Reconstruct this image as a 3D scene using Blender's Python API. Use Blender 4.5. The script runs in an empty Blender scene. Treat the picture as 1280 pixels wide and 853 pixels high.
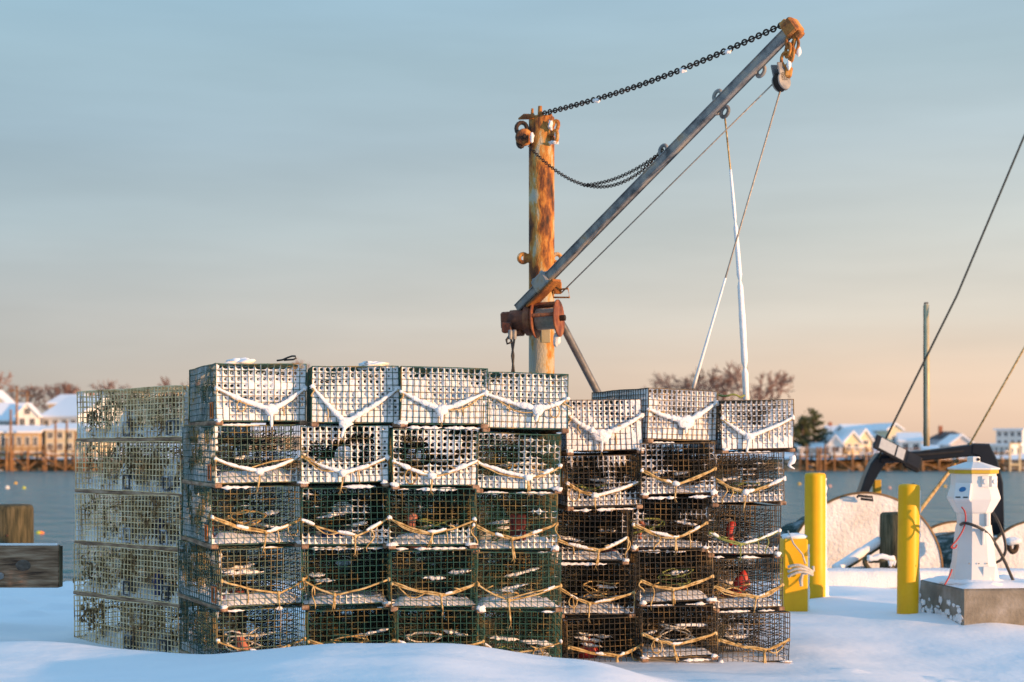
import bpy, math, random
from mathutils import Vector, Matrix, noise
R = math.radians
S = bpy.context.scene
C = S.collection
F, CX, CY, ZC = 1758.0, 640.0, 560.0, 1.3      # focal length in photo pixels, horizon row, eye height

def P(px, py, Y):
    return Vector(((px - CX) * Y / F, Y, ZC - (py - CY) * Y / F))
def sm(a, b, x):
    t = max(0.0, min(1.0, (x - a) / (b - a))); return t * t * (3 - 2 * t)
def nz(x, y, z=0.0):
    return noise.noise(Vector((x, y, z)))

class MB:
    def __init__(s): s.v = []; s.f = []; s.m = []; s.mi = 0
    def quadstrip(s, rings, closed=True, caps=False):
        n = len(rings[0]); b = len(s.v)
        for r in rings: s.v.extend(r)
        for i in range(len(rings) - 1):
            for k in range(n if closed else n - 1):
                k2 = (k + 1) % n
                s.f.append((b + i*n + k, b + i*n + k2, b + (i+1)*n + k2, b + (i+1)*n + k)); s.m.append(s.mi)
        if caps:
            s.f.append(tuple(b + k for k in reversed(range(n)))); s.m.append(s.mi)
            e = b + (len(rings) - 1) * n
            s.f.append(tuple(e + k for k in range(n))); s.m.append(s.mi)
    def tube(s, pts, r, n=6, caps=True, flat=None):
        pts = [Vector(p) for p in pts]
        rr = r if isinstance(r, (list, tuple)) else [r] * len(pts)
        rings = []; up = None
        for i, p in enumerate(pts):
            t = (pts[min(i+1, len(pts)-1)] - pts[max(i-1, 0)])
            if t.length < 1e-9: t = Vector((0, 0, 1))
            t.normalize()
            if up is None:
                up = Vector((0, 0, 1)) if abs(t.z) < .9 else Vector((0, 1, 0))
            a = t.cross(up)
            if a.length < 1e-5: a = t.orthogonal()
            a.normalize(); b = t.cross(a).normalized(); up = -b
            rings.append([tuple(p + (a * math.cos(2*math.pi*(k+.5)/n) + b * math.sin(2*math.pi*(k+.5)/n)) * rr[i]) for k in range(n)])
        s.quadstrip(rings, True, caps)
    def box(s, lo, hi, M=None):
        b = len(s.v)
        vs = [Vector((x, y, z)) for x in (lo[0], hi[0]) for y in (lo[1], hi[1]) for z in (lo[2], hi[2])]
        if M is not None: vs = [M @ v for v in vs]
        s.v.extend(tuple(v) for v in vs)
        for q in ((0,1,3,2), (4,6,7,5), (0,4,5,1), (2,3,7,6), (0,2,6,4), (1,5,7,3)):
            s.f.append(tuple(b + k for k in q)); s.m.append(s.mi)
    def cbox(s, lo, hi, c, M=None):          # box with chamfered edges
        x0,y0,z0 = lo; x1,y1,z1 = hi
        rings = []
        for z, i in ((z0, c), (z0 + c, 0), (z1 - c, 0), (z1, c)):
            a0, a1, b0, b1 = x0 + i, x1 - i, y0 + i, y1 - i
            k = c * (.3 if i else 1)
            ring = [(a0+k,b0,z),(a1-k,b0,z),(a1,b0+k,z),(a1,b1-k,z),(a1-k,b1,z),(a0+k,b1,z),(a0,b1-k,z),(a0,b0+k,z)]
            if M is not None: ring = [tuple(M @ Vector(p)) for p in ring]
            rings.append(ring)
        s.quadstrip(rings, True, True)
    def lathe(s, prof, n=24, M=None, ph=0.0, caps=True):
        rings = []
        for r, z in prof:
            ring = [Vector((r*math.cos(2*math.pi*k/n+ph), r*math.sin(2*math.pi*k/n+ph), z)) for k in range(n)]
            if M is not None: ring = [M @ p for p in ring]
            rings.append([tuple(p) for p in ring])
        s.quadstrip(rings, True, caps)
    def torus(s, c, u, w, Ru, Rw, r, n=12, m=6):
        c = Vector(c); u = Vector(u).normalized(); w = Vector(w).normalized(); q = u.cross(w)
        b = len(s.v)
        for i in range(n):
            a = 2*math.pi*i/n
            p = c + u*Ru*math.cos(a) + w*Rw*math.sin(a)
            d = (u*Rw*math.cos(a) + w*Ru*math.sin(a)).normalized()
            for k in range(m):
                e = 2*math.pi*k/m
                s.v.append(tuple(p + d*r*math.cos(e) + q*r*math.sin(e)))
        for i in range(n):
            for k in range(m):
                s.f.append((b+i*m+k, b+((i+1)%n)*m+k, b+((i+1)%n)*m+(k+1)%m, b+i*m+(k+1)%m)); s.m.append(s.mi)
    def blob(s, c, rx, ry, rz, seed=0, amp=.25, n=10, m=7):
        c = Vector(c); rings = []
        for j in range(m + 1):
            th = math.pi * j / m
            ring = []
            for k in range(n):
                a = 2*math.pi*k/n
                d = Vector((math.sin(th)*math.cos(a), math.sin(th)*math.sin(a), -math.cos(th)))
                q = 1 + amp * noise.noise(d*1.6 + Vector((seed*7.3, seed*1.7, seed*3.1)))
                ring.append((c.x + d.x*rx*q, c.y + d.y*ry*q, c.z + d.z*rz*q))
            rings.append(ring)
        s.quadstrip(rings, True, False)
    def quad(s, a, b, c, d):
        k = len(s.v); s.v.extend([tuple(a), tuple(b), tuple(c), tuple(d)]); s.f.append((k, k+1, k+2, k+3)); s.m.append(s.mi)
    def mesh(s, name, mats, smooth=False):
        if 3 < len(s.v) < 60000:                       # keep closed shells facing outwards
            n = len(s.v); c = [sum(v[k] for v in s.v)/n for k in range(3)]; vol = 0.0
            for f in s.f:
                a = s.v[f[0]]; ax, ay, az = a[0]-c[0], a[1]-c[1], a[2]-c[2]
                for i in range(1, len(f)-1):
                    p, q = s.v[f[i]], s.v[f[i+1]]
                    bx, by, bz = p[0]-c[0], p[1]-c[1], p[2]-c[2]; dx, dy, dz = q[0]-c[0], q[1]-c[1], q[2]-c[2]
                    vol += ax*(by*dz-bz*dy) + ay*(bz*dx-bx*dz) + az*(bx*dy-by*dx)
            bb = 1.0
            for k in range(3): bb *= max(v[k] for v in s.v) - min(v[k] for v in s.v)
            if vol/6 < -.02*bb: s.f = [tuple(reversed(f)) for f in s.f]
        me = bpy.data.meshes.new(name)
        me.from_pydata(s.v, [], s.f)
        for m in (mats if isinstance(mats, (list, tuple)) else [mats]): me.materials.append(m)
        if any(s.m): me.polygons.foreach_set('material_index', s.m)
        if smooth: me.polygons.foreach_set('use_smooth', [True] * len(s.f))
        me.update(); return me
    def build(s, name, mats, parent=None, smooth=False, loc=None):
        return link(name, s.mesh(name, mats, smooth), parent, loc)

def link(name, me, parent=None, loc=None):
    o = bpy.data.objects.new(name, me); C.objects.link(o)
    if parent is not None: o.parent = parent
    if loc is not None: o.location = loc
    return o
def tag(o, label=None, cat=None, group=None, kind=None):
    if label: o['label'] = label
    if cat: o['category'] = cat
    if group: o['group'] = group
    if kind: o['kind'] = kind
    return o
def empty(name, loc=(0,0,0), rz=0.0, label=None, cat=None, group=None):
    o = bpy.data.objects.new(name, None); C.objects.link(o)
    o.location = loc; o.rotation_euler = (0, 0, rz); o.empty_display_size = .1
    return tag(o, label, cat, group)
def copy_tree(o, parent=None):
    c = o.copy(); C.objects.link(c)
    if parent is not None: c.parent = parent
    for ch in list(o.children): copy_tree(ch, c)
    return c

# ---------------------------------------------------------------- materials
def mat(name, stops, scale=5.0, rough=.6, metal=0.0, bump=0.0, bscale=None, detail=6.0, stretch=(1,1,1), spec=.5, vary=0.0, coat=0.0, sub=0.0, dist=.01):
    """noise-driven colour ramp + bump on object coordinates; stops = [(pos, rgb), ...]"""
    m = bpy.data.materials.new(name); m.use_nodes = True
    nt = m.node_tree; N = nt.nodes; L = nt.links
    b = N['Principled BSDF']
    b.inputs['Roughness'].default_value = rough; b.inputs['Metallic'].default_value = metal
    b.inputs['Specular IOR Level'].default_value = spec
    if coat: b.inputs['Coat Weight'].default_value = coat
    tc = N.new('ShaderNodeTexCoord'); mp = N.new('ShaderNodeMapping'); mp.inputs['Scale'].default_value = stretch
    L.new(tc.outputs['Object'], mp.inputs['Vector'])
    vec = mp.outputs['Vector']
    if vary:
        oi = N.new('ShaderNodeObjectInfo'); ad = N.new('ShaderNodeVectorMath'); ad.operation = 'MULTIPLY_ADD'
        cb = N.new('ShaderNodeCombineXYZ')
        for k in range(3): L.new(oi.outputs['Random'], cb.inputs[k])
        L.new(cb.outputs[0], ad.inputs[0]); ad.inputs[1].default_value = (vary, vary*1.7, vary*.6); L.new(vec, ad.inputs[2])
        vec = ad.outputs[0]
    no = N.new('ShaderNodeTexNoise'); no.inputs['Scale'].default_value = scale; no.inputs['Detail'].default_value = detail
    no.inputs['Roughness'].default_value = .6
    L.new(vec, no.inputs['Vector'])
    cr = N.new('ShaderNodeValToRGB')
    el = cr.color_ramp.elements
    while len(el) < len(stops): el.new(.5)
    for e, (p, c) in zip(el, stops): e.position = p; e.color = (*c, 1)
    L.new(no.outputs['Fac'], cr.inputs['Fac']); L.new(cr.outputs['Color'], b.inputs['Base Color'])
    if bump:
        n2 = N.new('ShaderNodeTexNoise'); n2.inputs['Scale'].default_value = bscale or scale*3; n2.inputs['Detail'].default_value = 5
        L.new(vec, n2.inputs['Vector'])
        bp = N.new('ShaderNodeBump'); bp.inputs['Strength'].default_value = bump; bp.inputs['Distance'].default_value = dist
        L.new(n2.outputs['Fac'], bp.inputs['Height']); L.new(bp.outputs['Normal'], b.inputs['Normal'])
    return m
SN = (.90, .905, .92)
M = {}
M['snow'] = mat('snow', [(.3, (.89,.895,.91)), (.7, (.93,.93,.935))], 3, .75, bump=.38, bscale=11, spec=.2, dist=.012)
M['snow_wire'] = mat('packed_snow', [(.3, (.84,.84,.85)), (.75, (.93,.93,.93))], 9, .8, bump=.8, bscale=60, spec=.15, dist=.012)
M['ice'] = mat('rime_ice', [(.3, (.80,.83,.86)), (.7, (.92,.93,.94))], 14, .35, bump=.5, bscale=40, spec=.5)
M['wire_green'] = mat('green_vinyl_wire', [(.32, (.012,.05,.04)), (.50, (.02,.09,.068)), (.58, (.13,.10,.033)), (.70, (.34,.24,.08))], 9, .45, detail=4, vary=9, spec=.4)
M['wire_dark'] = mat('dark_vinyl_wire', [(.36, (.018,.018,.017)), (.5, (.03,.028,.022)), (.6, (.14,.09,.035)), (.72, (.28,.18,.065))], 9, .5, detail=4, vary=9, spec=.35)
M['wire_cream'] = mat('cream_vinyl_wire', [(.34, (.28,.15,.06)), (.43, (.72,.49,.23)), (.56, (.88,.68,.40)), (.7, (.88,.75,.54))], 9, .5, detail=4, vary=9, spec=.4)
M['net_dark'] = mat('dark_netting', [(.35, (.012,.018,.016)), (.6, (.03,.04,.035)), (.75, (.10,.10,.09))], 12, .8, vary=5)
M['net_olive'] = mat('fouled_netting', [(.38, (.07,.042,.018)), (.5, (.22,.14,.055)), (.62, (.42,.35,.26))], 14, .85, vary=5)
M['weed'] = mat('dried_seaweed', [(.38, (.07,.035,.015)), (.5, (.19,.11,.04)), (.64, (.34,.23,.10))], 30, .85, bump=.5)
M['rope'] = mat('tan_rope', [(.38, (.24,.15,.05)), (.5, (.52,.35,.13)), (.64, (.66,.52,.28))], 30, .75, bump=.8, bscale=220, vary=4, dist=.004)
M['rope_green'] = mat('green_rope', [(.3, (.10,.14,.03)), (.7, (.32,.36,.11))], 30, .7, bump=.6, bscale=220)
M['rope_dark'] = mat('dark_rope', [(.3, (.012,.02,.02)), (.7, (.03,.045,.045))], 30, .7, bump=.4, bscale=200)
M['rope_pale'] = mat('pale_rope', [(.3, (.45,.42,.36)), (.7, (.7,.68,.62))], 30, .7, bump=.4, bscale=200)
M['cable'] = mat('steel_wire_rope', [(.3, (.28,.24,.19)), (.7, (.5,.45,.38))], 40, .45, metal=.3, bump=.4, bscale=300)
M['oak'] = mat('weathered_runner', [(.36, (.13,.07,.04)), (.5, (.31,.185,.11)), (.66, (.46,.33,.23))], 6, .8, bump=.5, bscale=40, stretch=(6,1,6), vary=4)
M['brick'] = mat('red_brick', [(.35, (.07,.012,.009)), (.55, (.15,.025,.016)), (.72, (.26,.10,.075))], 9, .85, bump=.5, bscale=60, vary=4)
M['redplastic'] = mat('red_plastic', [(.3, (.34,.016,.012)), (.7, (.62,.05,.035))], 6, .5, bump=.2)
M['pinkfoam'] = mat('faded_red_foam', [(.3, (.36,.10,.06)), (.7, (.62,.27,.19))], 9, .8, bump=.4)
M['orange'] = mat('orange_plastic', [(.3, (.50,.10,.015)), (.7, (.72,.20,.03))], 8, .5)
M['black_plastic'] = mat('black_plastic', [(.3, (.008,.008,.009)), (.7, (.018,.018,.02))], 8, .5, spec=.3)
M['bag_blue'] = mat('blue_bait_bag', [(.3, (.02,.03,.10)), (.7, (.05,.07,.2))], 20, .8, bump=.5)
M['rust'] = mat('rusted_steel', [(.24, (.06,.024,.012)), (.4, (.22,.075,.018)), (.55, (.46,.18,.03)), (.68, (.42,.24,.07)), (.82, (.46,.40,.28))], 3.2, .8, bump=.6, bscale=45, stretch=(1.6,1.6,.6), detail=9)
M['rust_dark'] = mat('dark_rusted_chain', [(.3, (.02,.014,.011)), (.55, (.05,.03,.02)), (.75, (.15,.06,.03))], 9, .75, metal=.2, bump=.5, vary=4)
M['galv_plain'] = mat('grey_galvanised_pipe', [(.34, (.07,.078,.09)), (.52, (.15,.16,.175)), (.68, (.24,.245,.25))], 7, .5, metal=.1, bump=.3, bscale=40)
M['pile_green'] = mat('algae_stained_pile', [(.36, (.018,.020,.009)), (.5, (.062,.056,.025)), (.66, (.13,.105,.055))], 6, .85, bump=.8, bscale=30, stretch=(5,5,.5), detail=8)
M['rust_red'] = mat('red_oxide_paint', [(.36, (.07,.022,.012)), (.5, (.21,.062,.026)), (.66, (.36,.15,.06))], 7, .7, bump=.5, bscale=50)
M['rust_orange'] = mat('flaking_orange_rust', [(.36, (.07,.03,.015)), (.46, (.34,.12,.025)), (.56, (.58,.28,.06)), (.68, (.55,.46,.32))], 8, .8, bump=.6, bscale=60)
M['galv'] = mat('weathered_galvanised_steel', [(.34, (.07,.075,.08)), (.42, (.16,.165,.17)), (.52, (.26,.26,.255)), (.61, (.36,.33,.28)), (.70, (.34,.2,.09))], 7, .55, metal=.1, bump=.3, bscale=40, detail=8)
M['yellow'] = mat('yellow_bollard_plastic', [(.27, (.30,.17,.02)), (.31, (.80,.43,.004)), (.7, (.86,.49,.005))], 9, .45, bump=.15, bscale=12, spec=.4)
M['white_paint'] = mat('white_fibreglass', [(.3, (.72,.72,.71)), (.7, (.80,.80,.79))], 3, .4, bump=.08, bscale=20)
M['trim_yellow'] = mat('yellow_trim', [(.3, (.50,.33,.02)), (.7, (.62,.42,.03))], 6, .5)
M['concrete'] = mat('concrete', [(.3, (.14,.125,.10)), (.5, (.22,.20,.16)), (.75, (.34,.32,.29))], 5, .9, bump=.6, bscale=40, detail=9)
M['pile'] = mat('weathered_pile_wood', [(.36, (.028,.026,.012)), (.5, (.085,.072,.034)), (.66, (.19,.15,.085))], 6, .85, bump=.7, bscale=30, stretch=(5,5,.5), detail=8)
M['plank'] = mat('dark_weathered_plank', [(.36, (.06,.030,.016)), (.48, (.22,.125,.07)), (.64, (.42,.28,.18))], 5, .85, bump=.8, bscale=12, stretch=(.6,7,7), detail=8)
M['black_paint'] = mat('black_gloss_paint', [(.3, (.003,.005,.010)), (.7, (.007,.009,.016))], 5, .3, bump=.1, spec=.35)
M['lens'] = mat('led_panel_face', [(.3, (.42,.44,.44)), (.7, (.52,.54,.52))], 30, .35, bump=.2)
M['pole_alu'] = mat('tarnished_pole', [(.3, (.35,.30,.15)), (.5, (.55,.50,.33)), (.75, (.68,.66,.58))], 6, .5, metal=.2, stretch=(1,1,.4))
M['rubber'] = mat('black_rubber', [(.3, (.012,.013,.014)), (.7, (.03,.03,.03))], 8, .5)
M['redwire'] = mat('red_line', [(.3, (.42,.03,.03)), (.7, (.55,.08,.07))], 10, .6)
M['sticker'] = mat('blue_sticker', [(.3, (.02,.12,.30)), (.7, (.03,.18,.42))], 10, .5)
M['rimbrown'] = mat('brown_rim', [(.3, (.10,.055,.02)), (.7, (.24,.15,.06))], 8, .7)
M['hull'] = mat('dark_hull', [(.3, (.02,.025,.035)), (.7, (.04,.045,.055))], 5, .4)
# ---------------------------------------------------------------- lobster traps
def cage_mesh(W, L, H, wire, seed, nx=14, ny=24, nz_=9):
    mb = MB(); z0 = .028; r = .0025 if wire.name != 'cream_vinyl_wire' else .0033
    def sag(p):
        a = .0045
        q = p * 2.6 + Vector((seed*3.7, seed*1.3, seed*2.1))
        g = p * 17 + Vector((seed, seed*2.3, 1.0))
        return p + Vector((noise.noise(q), noise.noise(q + Vector((9,0,0))), noise.noise(q + Vector((0,9,0))) * .8)) * a * 2 \
                 + Vector((noise.noise(g), noise.noise(g + Vector((5,0,0))), noise.noise(g + Vector((0,5,0))))) * .0012
    X = [-W/2 + W*i/nx for i in range(nx+1)]; Y = [-L/2 + L*i/ny for i in range(ny+1)]; Z = [z0 + (H-z0)*i/nz_ for i in range(nz_+1)]
    def w(pts, rad=r): mb.tube([sag(Vector(p)) for p in pts], rad, 4, False)
    e = .0016
    for y, s in ((-L/2, -1), (L/2, 1)):
        for x in X: w([(x, y + s*e, z) for z in Z])
        for z in Z: w([(x, y - s*e, z) for x in X])
    for x, s in ((-W/2, -1), (W/2, 1)):
        for y in Y: w([(x + s*e, y, z) for z in Z])
        for z in Z[1:-1]: w([(x - s*e, y, z) for y in Y])
    for z in (z0, H):
        for x in X[1:-1]: w([(x, y, z + e) for y in Y])
        for y in Y[1:-1]: w([(x, y, z - e) for x in X])
    for x in (-W/2, W/2):                      # doubled, clipped edges
        for y in (-L/2, L/2): w([(x*1.004, y*1.003, z) for z in Z], .0036)
        for z in (z0, H): w([(x*1.004, y, z) for y in Y], .0036)
    for y in (-L/2, L/2):
        for z in (z0, H): w([(x, y*1.003, z) for x in X], .0036)
    return mb.mesh('wire_cage', wire)

def partition_mesh(W, H, wire, seed):
    mb = MB(); z0 = .032
    nx, nz_ = 28, 18
    for i in range(nx+1):
        x = -W/2 + .008 + (W-.016)*i/nx
        mb.tube([(x + .004*nz(i*.5, k*.8, seed), .004*nz(i*.9, seed, k*.7), z0 + (H-z0-.008)*k/4) for k in range(5)], .0019, 4, False)
    for j in range(nz_+1):
        z = z0 + (H-z0-.008)*j/nz_
        mb.tube([(-W/2+.008 + (W-.016)*k/5, .003, z) for k in range(6)], .0019, 4, False)
    return mb.mesh('partition', wire)

def net_mesh(W, H, Ln, m, seed, sag=.05):
    """knotted entrance funnel: diamond strands from a rectangle at the wall to a small hoop"""
    mb = MB(); nu, nv = 46, 15
    hz = H*.52
    def pt(u, v):
        a = 2*math.pi*u
        c, s = math.cos(a), math.sin(a)
        k = 1/max(abs(c), abs(s))
        rx = (W/2-.012)*k*c*(1-v) + .075*c*v; rz = (H/2-.03)*k*s*(1-v) + .075*s*v
        zz = hz + rz - sag*math.sin(math.pi*v) * (1 if s < 0 else .5) + .012*nz(u*6, v*4, seed)
        return (rx + .012*nz(u*5, v*3, seed+4), Ln*v, zz)
    for d in (1, -1):
        for i in range(nu):
            mb.tube([pt((i + d*v*3/nv)/nu, v/nv) for v in range(nv+1)], .0024, 3, False)
    mb.torus((0, Ln, hz), (1,0,0), (0,0,1), .075, .075, .005, 16, 5)
    return mb.mesh('entrance_net', m)

def crust(mb, W, Hz, z0, H, n, m, cov, pl, seed, bottom=.35, top=0.0, edge=.15):
    """snow packed behind a wire panel: every mesh opening is narrowed or closed. pl(u,z,d): panel point, d = depth behind the wires"""
    def hole_at(u, z):
        fx, fz = u/W + .5, (z-z0)/(H-z0)
        c = cov + .55*nz(fx*W*5, fz*2.4, seed*3.1) + .30*nz(fx*W*13, fz*6, seed*1.7) + .22*nz(u*31, z*33, seed*1.1) \
            + bottom*(1-sm(0, .35, fz)) + top*sm(.7, 1, fz) + edge*max(1-sm(0,.15,fx), sm(.85,1,fx))
        return min(1.0, max(0.0, 1.03 - max(0, c-.04)*1.05))
    for i in range(n):
        for j in range(m):
            u0, u1 = -W/2 + W*i/n, -W/2 + W*(i+1)/n
            za, zb = z0 + (H-z0)*j/m, z0 + (H-z0)*(j+1)/m
            cu, cz = (u0+u1)/2, (za+zb)/2
            a, b = (u1-u0)/2, (zb-za)/2
            fr = .003 + .0015*nz(i*1.3, j*1.7, seed)
            outer, inner, back = [], [], []; big = 0
            full = hole_at(cu, cz) < .2
            for k in range(8):
                t = 2*math.pi*k/8 - math.pi
                x, y = math.cos(t), math.sin(t); q = 1/max(abs(x), abs(y))
                h = hole_at(cu + x*q*a, cz + y*q*b)
                if h > .97: big += 1
                outer.append(tuple(pl(cu + x*q*a, cz + y*q*b, fr)))
                h2 = .02 if full else max(.12, h)
                sq = 1 + (q-1)*(.25 + .75*sm(.6, 1, h2))
                inner.append(tuple(pl(cu + x*a*h2*sq, cz + y*b*h2*sq - b*.05*(1-h2), fr + (.009*sm(1, .8, h2) if not full else -.002+.006*nz(i*.7, j*.9, seed+2)))))
                back.append(tuple(pl(cu + x*a*min(.995, h2*1.07)*sq, cz + y*b*min(.995, h2*1.07)*sq, .020)))
            if big == 8: continue
            mb.quadstrip([outer, inner] if full or big else [outer, inner, back], True, False)

def fill_mesh(mb, W, L, base, hf, nx=10, ny=14):
    """a heap of snow on a trap floor; hf(u,v)->height, u,v in 0..1"""
    b = len(mb.v)
    for j in range(ny+1):
        for i in range(nx+1):
            u, v = i/nx, j/ny
            edge = i in (0, nx) or j in (0, ny)
            mb.v.append((-W/2 + W*u, -L/2 + L*v, base + (0.0 if edge else max(.002, hf(u, v)))))
    for j in range(ny):
        for i in range(nx):
            k = b + j*(nx+1) + i
            mb.f.append((k, k+1, k+nx+2, k+nx+1)); mb.m.append(mb.mi)

M['vent_grey'] = mat('faded_vent_plastic', [(.36, (.02,.02,.024)), (.5, (.05,.05,.055)), (.62, (.5,.5,.52))], 9, .6, vary=3)
CAGES = {}
def cage(kind, W, L, H, variant):
    key = (kind, round(W,3), round(H,3), variant)
    if key not in CAGES:
        ny = 24 if L < 1 else 32
        CAGES[key] = (cage_mesh(W, L, H, M[kind], variant*5+len(CAGES), ny=ny),
                      partition_mesh(W, H, M[kind], variant),
                      net_mesh(W, H, .26, M['net_olive' if kind == 'wire_cream' else 'net_dark'], variant))
    return CAGES[key]
def runner_mesh(L, cap):
    mb = MB(); mb.cbox((-.022, -L/2-.018, .001), (.022, L/2+.014, .0265), .005)
    return mb.mesh('runner', M['oak'])
RUN = {}
HOOP = None
def bridle_pts(W, H, zl, zm, zr, xm, front, rng, n=9):
    A, B, D = Vector((-W/2+.004, front-.006, zl)), Vector((xm, front-.024, zm)), Vector((W/2-.004, front-.006, zr))
    out = []
    for (p, q, sgn) in ((A, B, 1), (B, D, -1)):
        for i in range(n + (1 if sgn < 0 else 0)):
            t = i/n
            s = p.lerp(q, t); s.z -= .011*math.sin(math.pi*t)
            s.z += .004*nz(t*5, rng.random()*.2, zl*50)
            out.append(s)
    return out, B

def make_trap(kind, corner, yaw, W, L, H, seed, label, group, cov=.3, fillf=.3, fillb=.15, bridle=(.5,.28,.5), ice=.5, strands=1,
              side=None, vent=None, bricks=(0,), variant=0, tail=.07, ropemat='rope', net=(.10,), name='lobster_trap', weeds=0, topc=0.0, r_in=0):
    """corner: the front-lower-left corner of the cage in world space"""
    rng = random.Random(seed)
    ca, sa = math.cos(yaw), math.sin(yaw)
    ctr = Vector((corner[0] + ca*W/2 - sa*L/2, corner[1] + sa*W/2 + ca*L/2, corner[2]))
    t = empty(name, ctr, yaw, label, 'lobster trap', group)
    cg, pt, nt = cage(kind, W, L, H, variant)
    link('wire_cage', cg, t)
    link('partition', pt, t, (0, L*.02, 0))
    if L > 1: link('partition', pt, t, (0, L*.28, 0))
    for ny in net:
        link('entrance_net', nt, t, (0, -L/2 + L*ny, 0))
    key = round(L, 2)
    if key not in RUN: RUN[key] = runner_mesh(L, 0)
    for x in (-W/2+.016, W/2-.016): link('runner', RUN[key], t, (x, 0, 0))
    # bricks on the floor
    for k in bricks:
        b = MB(); x = W*rng.uniform(-.38, .3); y = -L/2 + rng.uniform(.10, .26)
        b.cbox((-.045, -.03, 0), (.045, .03, .19 if rng.random() < .4 else .06), .006, Matrix.Translation((x, y, .033)) @ Matrix.Rotation(rng.uniform(-.7,.7), 4, 'Z'))
        b.build('ballast_brick', M['brick'], t)
    # snow behind the front mesh
    z0 = .030
    s = MB()
    crust(s, W, 0, z0, H, 14, 9, cov, lambda u, z, d: (u, -L/2 + d, z), seed, bottom=.45, top=topc)
    if s.f: s.build('snow_crust', M['snow_wire'], t, True)
    s = MB()
    if side:                                 # snow on the long side that shows
        crust(s, L, 0, z0, H, 24 if L < 1 else 32, 9, side, lambda u, z, d: (-W/2 + d, -u, z), seed+50, bottom=.3)
    if s.f: s.build('snow_crust', M['snow_wire'], t, True)
    # loose snow on the floor
    f = MB()
    def hf(u, v):
        n = .5 + .5*nz(u*2.4+seed, v*3.3, seed*.7) + .25*nz(u*7, v*8, seed)
        return H*max(.04, (fillf*(1-sm(.05,.45,v)) + fillb*sm(.25,.6,v)) * (n + .25))
    fill_mesh(f, W-.016, L-.02, .0325, hf)
    f.build('snow_fill', M['snow'], t, True)
    # a ridge of snow lodged in the gap under the front edge
    if name == 'lobster_trap' and kind != 'wire_cream' and bridle:
        g = MB(); a = -W/2+.03
        while a < W/2-.06:
            e = min(W/2-.03, a + rng.uniform(.06, .34)); n = max(4, int((e-a)/.011))
            if rng.random() < .62: g.tube([(a+(e-a)*i/n, -L/2+.006+.004*nz(i*.8, seed, 3), .002+.005*nz(i*.5, seed)) for i in range(n+1)], [max(.0015, (.0075+.0095*nz(i*.42, seed*1.3, a*9))*min(1, i*.3, (n-i)*.3)+.001) for i in range(n+1)], 6)
            a = e + rng.uniform(.01, .09)
        if g.f: g.build('snow_ledge', M['snow_wire'], t, True)
    # snow lying on the inner ramps
    if bridle:
        g = MB()
        for e in range(rng.choice((1, 2, 2, 3))):
            a = rng.uniform(-W*.45, W*.2); ln_ = rng.uniform(.08, .3); zz = H*rng.uniform(.3, .62); yy = -L/2 + rng.uniform(.1, .3); sl_ = rng.uniform(-.25, .25)
            ln_ = min(ln_, W*.46 - a); n = 12
            g.tube([(a + ln_*i/n, yy + .02*nz(i*.5, seed, e), zz + sl_*ln_*(i/n-.5) + .012*nz(i*.6, seed+e)) for i in range(n+1)], [max(.002, (.010 + .010*nz(i*.5, seed*1.1, e*3))*min(1, i*.4, (n-i)*.4) + .0015) for i in range(n+1)], 6)
        g.build('inner_snow', M['snow_wire'], t, True)
    # odds and ends inside
    if bridle and r_in:
        if rng.random() < .5:
            q = MB(); cx = W*rng.uniform(-.25, .25); cz = .05 + H*rng.uniform(.0, .35)
            pts_ = [Vector((cx + .11*math.sin(k*.55 + seed)*(1+.3*nz(k*.4, seed)), -L/2 + .14 + .05*math.cos(k*.8), cz + .05*math.sin(k*.37+1) + .03*nz(k*.5, seed+4))) for k in range(34)]
            q.tube(pts_, .005, 5); q.build('stowed_line', M[rng.choice(('rope', 'rope_green', 'rope_pale', 'rope_dark'))], t, True)
        if rng.random() < .12:
            q = MB(); q.blob((W*rng.uniform(-.3, .3), -L/2 + rng.uniform(.08, .16), .07), .08, .05, .03, seed, .7, 14, 9); q.build('bait_bag', M[rng.choice(('net_olive', 'bag_blue', 'net_dark', 'weed'))], t, True)
    # bridle rope
    if bridle:
        zl, zm, zr = [b*H for b in bridle]; xm = W*(rng.random()-.5)*.30
        if rng.random() < .2: tail *= 1.4
        pts, mid = bridle_pts(W, H, zl, zm, zr, xm, -L/2, rng)
        b = MB()
        for st in range(strands):
            o = Vector((0, -.004*st, .013*st))
            b.tube([p + o*(.4+.6*math.sin(i*.5+st)**2) for i, p in enumerate(pts)], .0052 + .0012*rng.random(), 6)
        b.blob(mid, .013, .012, .014, seed, .3, 8, 5)
        dx = (rng.random()-.5)*.05
        for q in range(1 + (rng.random() < .5)):
            b.tube([mid + Vector((dx*(k/4)**1.5 + q*.012*k/4, -.004*k/4, -tail*k/4)) for k in range(5)], [.005,.005,.0055,.006,.004], 6)
        for p in (pts[0], pts[-1]): b.blob(p, .011, .011, .013, seed+3, .3, 7, 5)
        rp = Vector((rng.uniform(-.1, .1), 0, 0))
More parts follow.
